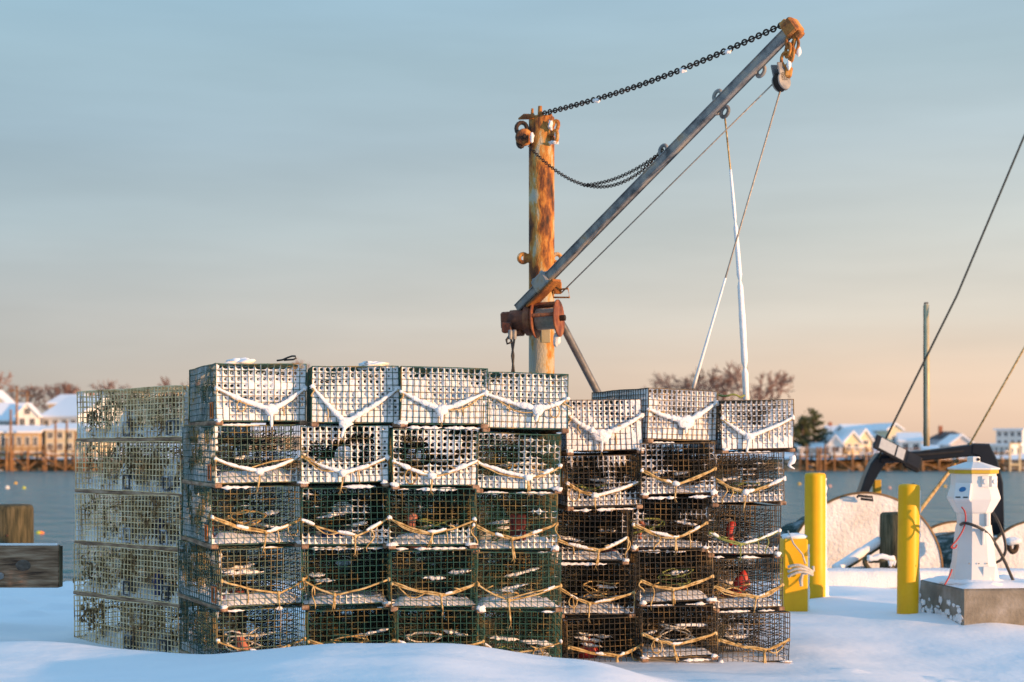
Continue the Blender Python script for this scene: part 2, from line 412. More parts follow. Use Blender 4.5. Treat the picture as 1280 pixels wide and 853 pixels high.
        for e in range(rng.choice((1, 2, 2, 3))):          # slack second lines, tails and frayed ends
            kind_ = rng.random()
            if kind_ < .4:
                i0 = rng.choice((0, 1, 2)) if rng.random() < .5 else rng.choice((16, 17, 18)); i1 = rng.choice((6, 7, 8, 10, 11)); p, q = pts[i0], pts[i1]
                dz = rng.uniform(-.05, .025)
                b.tube([p.lerp(q, k/8) + Vector((0, -.006, dz*math.sin(math.pi*k/8) + .006*nz(k*.8, seed, e))) for k in range(9)], .0042, 5)
            elif kind_ < .8:
                p = pts[rng.choice((0, 0, 18, 18, 3, 5, 13, 15))]; ll = rng.uniform(.05, .15); bx = rng.uniform(-.03, .03)
                b.tube([p + Vector((bx*math.sin(k*.9), -.008-.002*k, -ll*k/6 + .008*nz(k*.9, seed+e))) for k in range(7)], [.0045]*6+[.002], 5)
            else:
                p = pts[rng.choice((2, 4, 14, 16))]; r_ = rng.uniform(.02, .035)
                b.tube([p + Vector((r_*math.sin(k*.7), -.008, -r_ + r_*1.3*math.cos(k*.7))) for k in range(10)], .004, 5)
        for q in range(5):                                   # frayed strands at the knot's tail
            z_ = mid + Vector((dx, -.006, -tail)); b.tube([z_, z_ + Vector((rng.uniform(-.016,.016), rng.uniform(-.01,.004), -rng.uniform(.015,.035)))], [.0018,.001], 3)
        if rng.random() < .7:
            p = pts[rng.choice([3,4,12,13])]; ll = .05 + .05*rng.random()
            b.tube([p, p + Vector((.006, -.006, -ll*.5)), p + Vector((.012*rng.random(), -.004, -ll))], .0042, 5)
        if rng.random() < .5:
            p = pts[rng.choice([2,3,13,14])]; sg = 1 if p.x < 0 else -1
            b.tube([p, p + Vector((sg*.02, -.012, .012)), p + Vector((sg*.045, -.02, .004 + .02*rng.random()))], .0042, 5)
        br = b.build('bridle', M[ropemat], t, True)
        if ice > 0:
            c = MB(); run = []; n = len(pts)
            def flush(run):
                if len(run) > 2:
                    rs = [.4 + .6*math.sin(math.pi*(k+.25)/(len(run)-.5)) for k in range(len(run))]
                    fine = []; rad = []
                    for k in range((len(run)-1)*3 + 1):
                        i0 = min(k//3, len(run)-2); tt = k/3 - i0
                        p = run[i0].lerp(run[i0+1], tt); q = rs[i0]*(1-tt) + rs[i0+1]*tt
                        r = (.006 + .0105*ice)*q*(1 + .55*nz(k*.55, seed*1.9) + .5*nz(k*.17, seed*.9, 4))
                        fine.append(p + Vector((0, -.002, .006 + r*.35))); rad.append(max(.003, r))
                    c.tube(fine, rad, 8)
            for i, p in enumerate(pts):
                if (ice >= .8 and not (seed % 3 == 1 and nz(i*.5, seed*1.1) > .22)) or nz(i*.42, seed*2.3, 5) > .30 - ice: run.append(p)
                else: flush(run); run = []
            flush(run)
            if ice > .45:
                c.blob(mid + Vector((0, -.004, .008)), .02+.02*ice*ice, .018, .014+.016*ice*ice, seed, .5, 10, 7)
                if ice > .7:
                    c.tube([mid + Vector((dx*k/4, -.008, -.004 - tail*.95*k/4)) for k in range(5)], [.011,.010,.009,.010,.006], 7)
            for p in (pts[0], pts[-1]):
              if rng.random() < ice*1.1: c.blob(p + Vector((0, -.002, .006)), .011+.009*ice*rng.random(), .011, .009+.010*ice*rng.random(), seed+p.x*9, .7, 9, 7)
            if c.f: c.build('snow_coating', M['snow_wire'], br, True)
    # snow caught on the runner ends
    cp = MB()
    for k, x in enumerate((-W/2+.016, W/2-.016)):
        if rng.random() < .55: cp.blob((x+.02*(rng.random()-.5), -L/2-.012, .028), .020+.016*rng.random(), .016, .006+.012*rng.random(), seed*1.7+k, .8, 10, 7)
    if cp.f: cp.build('snow_cap', M['snow_wire'], t, True)
    if vent:
        for (yy, mm) in vent:
            v = MB(); y = -L/2 + yy; x = -W/2 - .008
            for (a, b_) in (((x, y-.040, .04), (x+.007, y-.032, .135)), ((x, y+.032, .04), (x+.007, y+.040, .135)), ((x, y-.032, .04), (x+.007, y+.032, .049)), ((x, y-.032, .126), (x+.007, y+.032, .135)), ((x+.03, y-.05, .036), (x+.036, y+.05, .15))):
                v.box(a, b_)
            v.build('escape_vent', M[mm], t)
    for k in range(weeds):
        w = MB(); y = L*(-.42 + .84*rng.random()) if k else L*.36; zz = H*(.25 + .6*rng.random())
        sp = .5 + rng.random()
        for q in range(26):
            a0 = Vector((-W/2 - .003 + .03*rng.random(), y + rng.gauss(0, .045)*sp, zz + rng.gauss(0, .045)*sp)); a0.z = min(H-.01, max(.05, a0.z))
            if q % 3: w.tube([a0, a0 + Vector((.004, .03*rng.uniform(-1,1), -.02*rng.random())), a0 + Vector((-.004, .05*rng.uniform(-1,1), -.045*rng.random()))], [.0035,.005,.002], 4)
            else: w.blob(a0, .006, .006+.014*rng.random(), .006+.012*rng.random(), seed+k*13+q, .9, 7, 5)
        w.build('seaweed', M['weed'], t, True)
    return t

STACK = {1: 'the corner stack beside cream traps', 2: 'second green stack from cream traps', 3: 'third green stack from cream traps',
         4: 'green stack before crane mast', 5: 'black stack next to green ones', 6: 'the middle black stack', 7: 'end black stack by yellow posts', 0: 'the cream stack'}
ROWN = ['topmost', 'second from the top', 'middle one', 'second from the bottom', 'bottom one']
DESC = {}
def lab(kind, s, r):
    col = {'wire_green': 'green', 'wire_dark': 'black', 'wire_cream': 'cream'}[kind]
    st = ['snow-packed', 'frosted', 'rope-hung', 'rope-hung', 'half-buried'][r]
    return f"{st} {col} wire trap, {ROWN[r]} in {STACK[s]}"
GR = {1: 'green lobster traps', 5: 'black lobster traps', 0: 'cream lobster traps'}
XL = {1: [274, 270, 266, 273, 272], 2: [386, 380, 379, 381, 384], 3: [496, 490, 489, 490, 495], 4: [605, 595, 593, 594, 600],
      5: [710, 701, 696, 699, 705], 6: [807, 803, 793, 794, 801], 7: [902, 897, 889, 888, 900]}
YAW = {1: [23, 24.5, 24.5, 27, 27], 2: [9, 8, 10, 9, 8], 3: [8, 10, 8, 9, 9], 4: [9, 8, 9, 10, 8], 5: [8, 9, 7, 9, 8], 6: [18, 9, 10, 8, 9], 7: [10, 9, 11, 9, 10]}
DIM = {1: (8.0, .52, .91, .355, 453), 2: (8.12, .502, .91, .353, 457), 3: (8.14, .502, .91, .352, 460), 4: (8.22, .50, .91, .350, 467),
       5: (8.85, .485, .91, .345, 500), 6: (8.9, .485, .91, .345, 486), 7: (9.0, .478, .91, .342, 499)}
COV = {1: [.52, -.14, -.34, -.38, -.5], 2: [.66, .34, -.16, -.42, -.5], 3: [.68, .30, -.18, -.45, -.5], 4: [.70, .24, -.14, -.4, -.5],
       5: [.78, .06, -.34, -.4, -.5], 6: [.66, -.06, -.26, -.36, -.42], 7: [.52, .0, -.16, -.2, -.3]}
jit = random.Random(77)
ICE = [1.05, .62, .42, .22, .18]
for s in range(1, 8):
    Y0, W, L, H, ytop = DIM[s]
    kind = 'wire_green' if s < 5 else 'wire_dark'
    ztop = ZC + (CY - ytop) * Y0 / F
    for r in range(5):
        rng = random.Random(s*31 + r)
        z = ztop - H*(r+1)
        jm = 1.0 if s < 5 else 1.8
        y = Y0 + (.06*jm*(rng.random()-.5) if r else 0)
        x = (XL[s][r] + rng.uniform(-2, 2)*jm - CX) * y / F
        zl = .47 + .08*(rng.random()-.5); zr = .47 + .08*(rng.random()-.5); zm = .24 + .06*(rng.random()-.5)
        if r == 0: zl, zm, zr = rng.uniform(.55,.74), rng.uniform(.2,.42), rng.uniform(.55,.74)
        if r == 0 and s == 2: zm = .05
        if s >= 5: zl, zm, zr = zl+.03, zm+.03, zr+.03
        if r == 4: zl, zr, zm = .5, .48, .3
        tt = make_trap(kind, (x, y, z), R(YAW[s][r]), W, L, H, s*10+r, lab(kind, s, r), GR[1 if s < 5 else 5],
                  cov=COV[s][r], topc=-.34 if r == 0 else 0, r_in=r, fillf=[.62, .2, .16, .16, .1][r] if s != 1 or r else .5, fillb=[.35, .25, .2, .15, .1][r],
                  bridle=(zl, zm, zr), ice=ICE[r]*(1 if s < 5 or r != 1 else .8)*(1.3 if (r == 0 and s in (5, 6)) else 1)*(.8 if (r == 0 and s == 7) else 1), strands=2 if s >= 5 else (1 if (s+r) % 3 else 2),
                  side=(.22 if r == 0 else .12 - .08*r) if s == 1 else (.55 if (s == 6 and r == 0) else None),
                  vent=[(.12, 'orange')] if (s == 1 and r < 4) else None,
                  bricks=(0,) if (s*3+r*5) % 7 in (1, 4) else (), variant=(s+r) % 2, tail=.06 + .04*rng.random(), net=(.12, .62) if s % 2 else (.3, .66),
                  ropemat='rope_green' if (s, r) == (7, 2) else 'rope')
        tt.rotation_euler = (R(jit.uniform(-.6,.6)), R(jit.uniform(-.9,.9)*jm), R(YAW[s][r] + jit.uniform(-1.8, 1.8)*jm))
# the cream stack, its long sides to the camera
for r in range(5):
    L, W, H = 1.22, .53, .352
    dx, dy = (0, -3, -4, -6, -6)[r], 0
    A = P(229+dx, 485, 8.92)                # near end of the visible long side
    B = P(94 - .6*r, 487, 9.74)
    d = (Vector((B.x, B.y, 0)) - Vector((A.x, A.y, 0))).normalized()
    yaw = math.atan2(-d.x, d.y)
    z = ZC + (CY - 486)*9.3/F - H*(r+1)
    t = make_trap('wire_cream', (A.x, A.y, z), yaw, W, L, H, 90+r, lab('wire_cream', 0, r), GR[0], cov=.2, fillf=.25, fillb=.28, bridle=None, side=[-.10, -.14, -.24, -.30, -.30][r],
                  vent=[(.13+.02*r%.05, 'vent_grey'), (.62-.015*r, 'vent_grey')], bricks=(), variant=r % 2, net=(.08, .5, .74), weeds=[8, 8, 7, 7, 7][r])
    rr = random.Random(r)
    if r in (2, 3):
        b = MB(); b.blob((-W/2+.06, -L/2+.30, .12), .04, .05, .09, r, .3, 10, 8); b.build('bait_bag', M['bag_blue'], t, True)
    # deep drifts caught against the inner nets
    b = MB()
    b.blob((-W/2+.05, L*.06, .10), .045, .06, .11 if r < 2 else .05, r+3, .35, 12, 8)
    b.build('snow_drift', M['snow'], t, True)
    t.rotation_euler = (R(jit.uniform(-.5,.5)), 0, yaw)
# the second row behind the front stacks, which shuts out the daylight
for s in range(1, 8):
    Y0, W, L, H, ytop = DIM[s]
    if s == 1: continue
    kind = 'wire_green' if s < 5 else 'wire_dark'
    ztop = ZC + (CY - ytop) * Y0 / F
    for r in range(1 if s >= 5 else 0, 5):
        a = R(YAW[s][4]); x0 = (XL[s][r] - CX)*Y0/F
        make_trap(kind, (x0 - math.sin(a)*(L+.05), Y0 + math.cos(a)*(L+.05), ztop - H*(r+1) - (.012 if r == 0 else 0)), a, W, L, H, 300 + s*10 + r,
                  'dark wire lobster trap in the hidden back row, glimpsed through the front traps', 'lobster traps in the back row', cov=.05, fillf=.3, fillb=.3, bridle=None, variant=r % 2, net=(.08, .4), bricks=())
# weights, floats and scraps lying in the traps
def trap_float(px, py, Y, lean, m, label, h=.2, r=.045):
    b = MB()
    Mx = Matrix.Rotation(lean, 4, 'Y')
    rings = []
    for k in range(11):
        u = k/10; ww = r*(.75 + .35*math.sin(u*5 + px) + .25*nz(u*3, px))*min(1, 8*u+.2, 6*(1-u)+.25)
        rings.append([tuple(Mx @ Vector((ww*math.cos(2*math.pi*q/12)*(1+.25*nz(q*.9, u*4, px)) + .022*math.sin(u*4+px), .6*ww*math.sin(2*math.pi*q/12), u*h))) for q in range(12)])
    b.quadstrip(rings, True, True)
    o = b.build('bait_pouch', m, None, True, P(px, py, Y))
    tag(o, label, 'bait pouch', 'red pouches stowed in the traps')
trap_float(913, 693, 9.25, .12, M['redplastic'], 'red mesh pouch seen inside the middle trap of the end black stack', .22)
trap_float(916, 752, 9.25, .3, M['redplastic'], 'leaning red pouch inside the second lowest trap of the end black stack', .22)
trap_float(728, 834, 9.1, .2, M['redplastic'], 'red pouch inside the bottom trap of the first black stack', .2, .055)
trap_float(800, 690, 9.2, .1, M['pinkfoam'], 'faded pink pouch in the middle trap of the middle black stack', .2, .05)
trap_float(302, 836, 8.22, .0, M['pinkfoam'], 'faded pink pouch in the bottom trap of the corner stack', .22, .055)
trap_float(517, 688, 8.35, .05, M['pinkfoam'], 'faded pink pouch in the middle trap of the third green stack', .22, .055)
# loop of black hose and stray ends on top
b = MB(); c0 = P(363, 451, 8.35)
b.tube([c0 + Vector((x, y, z)) for x, y, z in ((-.085,.03,.002), (-.05,.02,.006), (-.02,.01,.018), (.01,0,.027), (.03,-.01,.026), (.036,-.015,.014), (.02,-.01,.006), (-.01,0,.005), (-.04,.02,.004))], .0055, 6)
tag(b.build('hose_loop', M['rubber'], None, True), 'small loop of black hose lying on top of the corner stack', 'hose')
b = MB(); c0 = P(905, 499, 9.2)
b.tube([c0 + Vector((-.10 + .03*k, .03*math.sin(k), .012 + .018*abs(math.sin(k*.9)))) for k in range(9)], .007, 6)
tag(b.build('rope_scrap', M['rope_green'], None, True), 'scrap of green rope lying on the end black stack', 'rope')
b = MB(); c0 = P(990, 572, 9.02)
b.tube([c0 + Vector((.004*k*math.sin(k), 0, .01 - .012*k)) for k in range(8)], [.02,.022,.019,.02,.015,.012,.008,.002], 8)
tag(b.build('icicle', M['ice'], None, True), 'jagged lump of ice hanging from the top end trap corner', 'icicle')
for k, (px, py, Y) in enumerate(((466, 455, 8.3), (300, 452, 8.3))):
    b = MB(); b.blob(P(px, py+1.5, Y), .075, .06, .022, k+2, 1.1, 18, 10)
    tag(b.build('snow_lump', M['snow'], None, True), ['small lump of snow on top of the second green stack', 'flat lump of snow on top of the corner stack'][k], 'snow lump')
# ---------------------------------------------------------------- crane
def chain(mb, pts_fn, length, pitch, r, Rl, Rw, t0=0.0):
    n = max(2, int(length / pitch))
    for i in range(n):
        t = (i + .5)/n
        p = pts_fn(t); d = (pts_fn(min(1, t+.01)) - pts_fn(max(0, t-.01))).normalized()
        side = d.cross(Vector((0, -1, .2))).normalized(); oth = d.cross(side).normalized()
        w = side if i % 2 else oth
        w = (side + oth*.5) if i % 2 else (oth*.85 - side*.6)
        w = (w + side*.12*math.sin(i*1.7)).normalized()
        mb.torus(p, d, w, Rl, Rw, r, 12, 6)
MY = 10.8
mast_top = P(677, 147, MY); mast_bot = P(675, 860, MY); mast_bot.z = -.3
crane = empty('davit_crane', (mast_bot.x, MY, -.05), 0, 'rusty steel dock crane mast with a long slanting grey boom and winch', 'crane')
def part(mb, name, m, parent=crane, smooth=False):
    o = mb.build(name, m, None, smooth)
    o.parent = parent
    o.matrix_parent_inverse = Matrix.Translation(-Vector(crane.location))
    return o
def subpart(mb, name, m, par, smooth=False):
    o = mb.build(name, m, None, smooth); o.parent = par
    return o
mr = 16*MY/F
ax = Vector((mast_top.x, MY, 0))
b = MB(); b.lathe([(mr, -.3), (mr, 1.0), (mr, 2.0), (mr*1.0, 3.0), (mr, mast_top.z-.004), (mr*.93, mast_top.z), (mr*.9, mast_top.z-.03), (.001, mast_top.z-.035)], 32, Matrix.Translation((mast_top.x, MY, 0)))
# mast paint: rusty above, paler painted steel below
m = mat('rusted_mast', [(.36, (.035,.016,.009)), (.43, (.17,.055,.014)), (.485, (.46,.17,.025)), (.54, (.50,.29,.08)), (.575, (.48,.42,.29)), (.70, (.40,.40,.36))], 4.2, .8, bump=.6, bscale=45, stretch=(2.0,2.0,.75), detail=9)
nt = m.node_tree; N = nt.nodes; Lk = nt.links
rampn = next(n for n in N if n.type == 'VALTORGB'); nois = [n for n in N if n.type == 'TEX_NOISE'][0]
tc = next(n for n in N if n.type == 'TEX_COORD'); sx = N.new('ShaderNodeSeparateXYZ'); Lk.new(tc.outputs['Object'], sx.inputs[0])
mr_ = N.new('ShaderNodeMapRange'); mr_.inputs[1].default_value = 2.75; mr_.inputs[2].default_value = 2.0; mr_.inputs[3].default_value = -.03; mr_.inputs[4].default_value = .085
Lk.new(sx.outputs['Z'], mr_.inputs[0]); ad = N.new('ShaderNodeMath'); ad.operation = 'ADD'
Lk.new(nois.outputs['Fac'], ad.inputs[0]); Lk.new(mr_.outputs[0], ad.inputs[1]); Lk.new(ad.outputs[0], rampn.inputs['Fac'])
mast = part(b, 'mast', m, smooth=True)
# fittings at the mast head
def eye(px, py, Y, u, w, Ro, r, plate=None):
    e = MB(); c = P(px, py, Y); e.torus(c, u, w, Ro, Ro, r, 16, 8); return e
for (px, sg) in ((654, -1), (696, 1)):
    e = MB(); c = P(px, 323, MY-.02)
    e.torus(c, (1,0,0), (0,0,1), .032, .032, .016, 16, 8)
    e.box((min(c.x, c.x - sg*.09), c.y-.014, c.z-.034), (max(c.x - sg*.035, c.x - sg*.09), c.y+.014, c.z+.034))
    part(e, 'eye_lug', M['rust_orange'])
e = MB(); c = P(655, 172, MY-.06)
e.lathe([(.001,-.03), (.058,-.03), (.066,-.015), (.066,.015), (.058,.03), (.001,.03)], 20, Matrix.Translation(c) @ Matrix.Rotation(R(95), 4, 'X') @ Matrix.Rotation(R(14), 4, 'Y'))
e.mi = 1; e.lathe([(.001,-.05), (.012,-.05), (.012,.06), (.001,.06)], 10, Matrix.Translation(c) @ Matrix.Rotation(R(95), 4, 'X'))
part(e, 'sheave', [M['rust_orange'], M['rust_dark']], smooth=True)
e = MB(); e.torus(P(652, 161, MY-.04), (1,0,0), (0,.2,1), .04, .05, .017, 14, 7); e.torus(P(651, 178, MY-.05), (0,.5,1), (1,0,0), .05, .025, .013, 12, 6)
part(e, 'shackle', M['rust_dark'], smooth=True)
e = MB(); e.torus(P(692, 160, MY-.09), (.3,0,1), (1,-.4,0), .055, .035, .016, 14, 7); e.torus(P(694, 171, MY-.1), (0,.3,1), (.5,-.8,0), .05, .03, .015, 14, 7); e.torus(P(688, 155, MY-.09), (0,.3,1), (.9,-.2,0), .03, .03, .012, 12, 6)
part(e, 'shackle', M['rust_orange'], smooth=True)
e = MB(); e.blob(P(688, 156, MY-.115), .016, .018, .034, 2.3, 1.0, 14, 10); e.blob(P(692, 178.5, MY-.115), .034, .022, .014, 5.4, 1.0, 14, 10); e.blob(P(665, 172, MY-.12), .016, .018, .038, 7.1, .7, 14, 10); e.blob(P(694.5,170,MY-.11), .008,.012,.03, 3.2, 1., 12, 8)
part(e, 'snow_clump', M['snow_wire'], smooth=True)
e = MB(); c = P(663, 146, MY-.05)
e.tube([P(648, 149, MY-.05), P(655, 146, MY-.06), P(668, 146, MY-.07)], [.006,.022,.02], 8); e.tube([P(665, 149, MY-.06), P(665.5, 136, MY-.06)], [.014,.010], 8); e.tube([P(675, 146, MY-.06), P(675, 133, MY-.06)], [.02,.016], 8); e.tube([P(686, 146, MY-.03), P(690, 144, MY-.03)], [.02,.012], 8)
part(e, 'head_pin', M['rust'], smooth=True)
# boom
BB = P(648, 386, 10.52); BT = P(986, 40, 8.9)
d = (BT - BB).normalized(); sd = Vector((d.y, -d.x, 0)).normalized()       # horizontal, towards the sun side
if sd.x > 0: sd = -sd
nn = d.cross(sd).normalized()
if nn.z > 0: nn = -nn                                                       # under side
w = .034
sd, nn = sd*math.cos(R(3)) + nn*math.sin(R(3)), nn*math.cos(R(3)) - sd*math.sin(R(3))
b = MB()
def ring(p, k=1.0, c=.008):
    out = []
    for (i, j) in ((-1,-1),(1,-1),(1,1),(-1,1)):
        for q in ((i*(w-c), j*w), (i*w, j*(w-c))) if (i*j > 0) else ((i*w, j*(w-c)), (i*(w-c), j*w)):
            out.append(tuple(p + sd*q[0]*k + nn*q[1]*k))
    return out
b.quadstrip([ring(BB), ring(BB + (BT-BB)*.2), ring(BB + (BT-BB)*.6), ring(BT)], True, True)
boom = part(b, 'boom', M['galv'])
b = MB(); Mx = Matrix((( *d, 0), (*sd, 0), (*nn, 0), (0,0,0,1))).transposed(); Mt = Matrix.Translation(BT) @ Mx
b.cbox((-.015, -.055, -.055), (.075, .055, .055), .012, Mt); b.cbox((-.02, -.02, -.085), (.03, .02, -.05), .006, Mt); b.cbox((.02,-.03,.05),(.07,.03,.085),.008,Mt)
part(b, 'tip_bracket', M['rust_orange'])
b = MB(); q = BB + d*.31; Mt = Matrix.Translation(q) @ Mx
b.cbox((-.07, -.056, -.056), (.07, .056, .056), .01, Mt)
for x in (-.045, .045):
    for y in (-.03, .03): b.lathe([(.014, -.066), (.014, -.05)], 8, Mt @ Matrix.Translation((x, y, 0)))
part(b, 'boom_collar', M['galv'])
b = MB(); Mt = Matrix.Translation(BB + d*.22) @ Mx
b.cbox((-.12, -.05, .05), (.20, .05, .072), .006, Mt); part(b, 'heel_plate', M['rust'])
for (px, py, tt) in ((897, 120, .735), (906, 140, .735), (951, 89, .87), (829, 188, .53)):
    q = BB + (BT-BB)*tt; c = P(px, py, q.y - .01); e = MB()
    e.torus(c, (.8,-.5,.3), (0,0,1), .028, .032, .014, 16, 8)
    e.tube([c + (q-c)*.35, c + (q-c)*.8], .016, 6)
    part(e, 'boom_lug', M['galv'], smooth=True)
# winch
b = MB(); Wc = P(684, 399, 10.45); wx = Vector((.93, -.30, .04)).normalized()
Rw = wx.to_track_quat('Z', 'Y').to_matrix().to_4x4()
def at(s): return Matrix.Translation(Wc + wx*s) @ Rw
winch = MB(); winch.lathe([(.001,-.14), (.022,-.14), (.022,.14), (.001,.14)], 12, at(0)); wo = part(winch, 'winch', M['rust_dark'])
for s in (-.09, .09):
    e = MB(); e.lathe([(.02,-.008), (.132,-.008), (.139,-.004), (.139,.004), (.132,.008), (.02,.008)], 28, at(s)); subpart(e, 'drum_flange', M['rust_red'], wo)
e = MB(); e.lathe([(.075 + .005*(k % 2), -.08 + .16*k/26) for k in range(27)], 20, at(0)); subpart(e, 'cable_drum', M['cable'], wo, True)
e = MB()
for an in (60, 115, 170):
    q = Rw @ Vector((math.cos(R(an))*.118, math.sin(R(an))*.118, 0)); e.tube([Wc - wx*.09 + q, Wc + wx*.09 + q], .015, 8)
subpart(e, 'tie_bar', M['rust_red'], wo)
e = MB(); e.lathe([(.03,-.10), (.10,-.10), (.115,-.115), (.115,-.16), (.085,-.17), (.085,-.28), (.06,-.285), (.001,-.285)], 18, at(0)); e.cbox((-.07,-.06,-.345), (.06,.07,-.27), .012, at(0)); e.cbox((-.10,-.09,-.33), (-.04,-.01,-.25), .01, at(0)); e.cbox((-.05,-.11,-.26), (.05,-.07,-.19), .01, at(0))
subpart(e, 'hydraulic_motor', M['rust_red'], wo)
e = MB(); fr = P(692, 352, 10.4); e.mi = 0
pts = [P(690, 363, 10.42), P(710, 361, 10.36), P(712, 372, 10.36), P(692, 372, 10.42), P(690, 363, 10.42)]
e.tube(pts, .007, 6); e.cbox((-.03,-.008,-.07), (.03,.008,.02), .006, Matrix.Translation(P(697, 356, 10.4)))
subpart(e, 'fairlead', M['rust'], wo)
e = MB(); e.blob(P(696, 425, 10.44), .03, .025, .05, 3, .5); subpart(e, 'ice_clump', M['ice'], wo, True)
e = MB(); 
for (x, y, px) in ((-.01,0,638),(.03,0.03,643)): e.lathe([(.014,-.02),(.017,0),(.017,.04),(.012,.05)], 10, Matrix.Translation(P(px, 421, 10.38)))
subpart(e, 'hose_fitting', M['galv'], wo)
for k, pp in enumerate(([(639,424),(642,445),(641,460),(638,480)], [(643,424),(640,445),(642,460),(644,480)], [(636,421),(633,425),(634,430),(639,428)])):
    e = MB(); e.tube([P(x, y, 10.38) for x, y in pp], .0085, 7); part(e, 'hydraulic_hose', M['rubber'], smooth=True)
e = MB(); e.tube([P(699, 400, 10.72), P(706, 412, 10.78), P(758, 512, 10.98), P(862, 712, 11.4)], .03, 12); part(e, 'brace', M['galv_plain'], smooth=True)
e = MB(); e.cbox((-.035,-.004,-.06), (.035,.004,.06), .003, Matrix.Translation((mast_top.x+.03, MY-mr-.001, P(0,420,MY).z))); part(e, 'maker_plate', M['pole_alu'])
# chains, block and lines: each hangs from the crane
A, B = P(676, 143, MY-.03), P(983, 29, 8.9)
e = MB(); fn = lambda t: A.lerp(B, t) + Vector((0, 0, -.055*math.sin(math.pi*t)))
chain(e, fn, (B-A).length, .0305, .0060, .0215, .0165)
tag(e.build('topping_chain', M['rust_dark'], None, True), 'taut dark chain from the mast head to the boom tip', 'chain')
e = MB()
for k, t in enumerate((.27, .63, .80)):
    e.blob(fn(t) + Vector((-.01, -.01, -.018)), .03-.004*k, .014, .016, k, .5)
tag(e.build('chain_snow', M['snow_wire'], None, True), 'little clumps of snow stuck to the taut chain', 'snow', kind='stuff')
A2, B2 = P(661, 183, MY-.12), P(829, 187, 9.66)
e = MB()
def fn2(t):
    p = A2.lerp(B2, t); y = 52*(4*t*(1-t))**1.0 * (1 + .35*(t-.5)); return p + Vector((0, 0, -y*p.y/F*.93))
chain(e, fn2, 1.75, .0215, .0034, .0142, .0108)
Aq = fn2(.42)
def fn3(t):
    p = Aq.lerp(B2, t); return p + Vector((.0, -.01, -.055*4*t*(1-t) - .01))
chain(e, fn3, 1.0, .0215, .0034, .0142, .0108)
tag(e.build('slack_chain', M['rust_dark'], None, True), 'thin slack chain sagging between the rusty mast and the boom', 'chain')
# pulley block
pb = P(975, 96, 8.88)
blk = empty('pulley_block', pb, 0, 'steel pulley block hanging by chain links from the boom tip', 'pulley')
e = MB()
for y in (-.026, .026):
    Mx2 = Matrix.Translation((0, 0, 0)) @ Matrix.Rotation(R(-12), 4, 'Y') @ Matrix.Rotation(R(38), 4, 'Z') @ Matrix.Translation((0, y, 0)) @ Matrix.Rotation(R(90), 4, 'X')
    e.lathe([(.001,-.006), (.054,-.006), (.058,0), (.054,.006), (.001,.006)], 20, Mx2 @ Matrix.Translation((0,-.035,0)))
    e.cbox((-.034,-.04,-.006), (.034,.085,.006), .005, Mx2)
e.build('cheek', M['galv'], blk)
e = MB(); e.lathe([(.001,-.016), (.06,-.016), (.048,0), (.06,.016), (.001,.016)], 22, Matrix.Rotation(R(-12), 4, 'Y') @ Matrix.Rotation(R(38), 4, 'Z') @ Matrix.Rotation(R(90), 4, 'X') @ Matrix.Translation((0,-.035,0)))
e.build('sheave', M['rust_dark'], blk, True)
e = MB(); e.cbox((-.02,-.045,.02), (.03,.03,.09), .01, Matrix.Rotation(R(10), 4, 'Y') @ Matrix.Translation((.04,.02,-.02))); e.build('side_plate', M['rust_orange'], blk)
hk = MB()
for k, (px, py, a) in enumerate(((988, 52, .2), (985, 63, 1.2), (982, 74, .1), (994, 57, .9), (990,68,1.4))):
    c = P(px, py, 8.87) - pb; hk.torus(c, (.1, .1, 1), (math.cos(a), -math.sin(a), 0), .046, .026, .0105, 14, 7)
hk.build('shackle_links', M['rust_orange'], blk, True)
e = MB(); e.blob(P(998, 64, 8.86)-pb, .02, .02, .03, 4, .5); e.blob(P(986, 82, 8.85)-pb, .014,.014,.03, 6, .5); e.build('snow_clump', M['snow_wire'], blk, True)
def line(name, pts, r, m, label, cat='rope', n=7, sleeve=None):
    root = MB(); root.tube(pts, r, n); o = root.build(name, m, None, True); tag(o, label, cat)
    if sleeve:
        s = MB(); s.tube(sleeve[0], sleeve[1], 9); q = s.build('ice_sleeve', M['ice'], o, True)
    return o
line('hoist_cable', [P(702, 366, 10.4), P(965, 106, 8.88)], .005, M['cable'], 'thin steel cable running from the winch drum up to the pulley', 'cable')
p0, p1 = P(977, 108, 8.88), P(866, 487, 9.35)
s0, s1 = p0.lerp(p1, .62), p0.lerp(p1, .995)
line('hook_cable', [p0, p1], .006, M['cable'], 'slanting cable from the pulley block down to the black traps, iced below', 'cable',
     sleeve=([s0.lerp(s1, k/14) for k in range(15)], [.008 + .004*k/14 + .0025*nz(k*1.7, 3) for k in range(15)]))
p0, pm, p1 = P(906, 146, 9.35), P(913, 212, 9.36), P(933, 503, 9.45)
pts = [p0, pm] + [pm.lerp(p1, k/10) + Vector((.012*math.sin(math.pi*k/10), 0, 0)) for k in range(1, 11)]
sl = []; sr = []
for k in range(41):
    t = k/40; sl.append(pm.lerp(p1, t) + Vector((.012*math.sin(math.pi*t), 0, 0)))
    sr.append((.009 + .013*min(1, t*1.6)) * (1 + .14*nz(k*.45, 8)) * (.45 if k in (34, 9, 19) else 1))
line('iced_rope', pts, .006, M['rope'], 'thick white ice-coated rope hanging from the middle of the boom', 'rope', sleeve=(sl, sr))
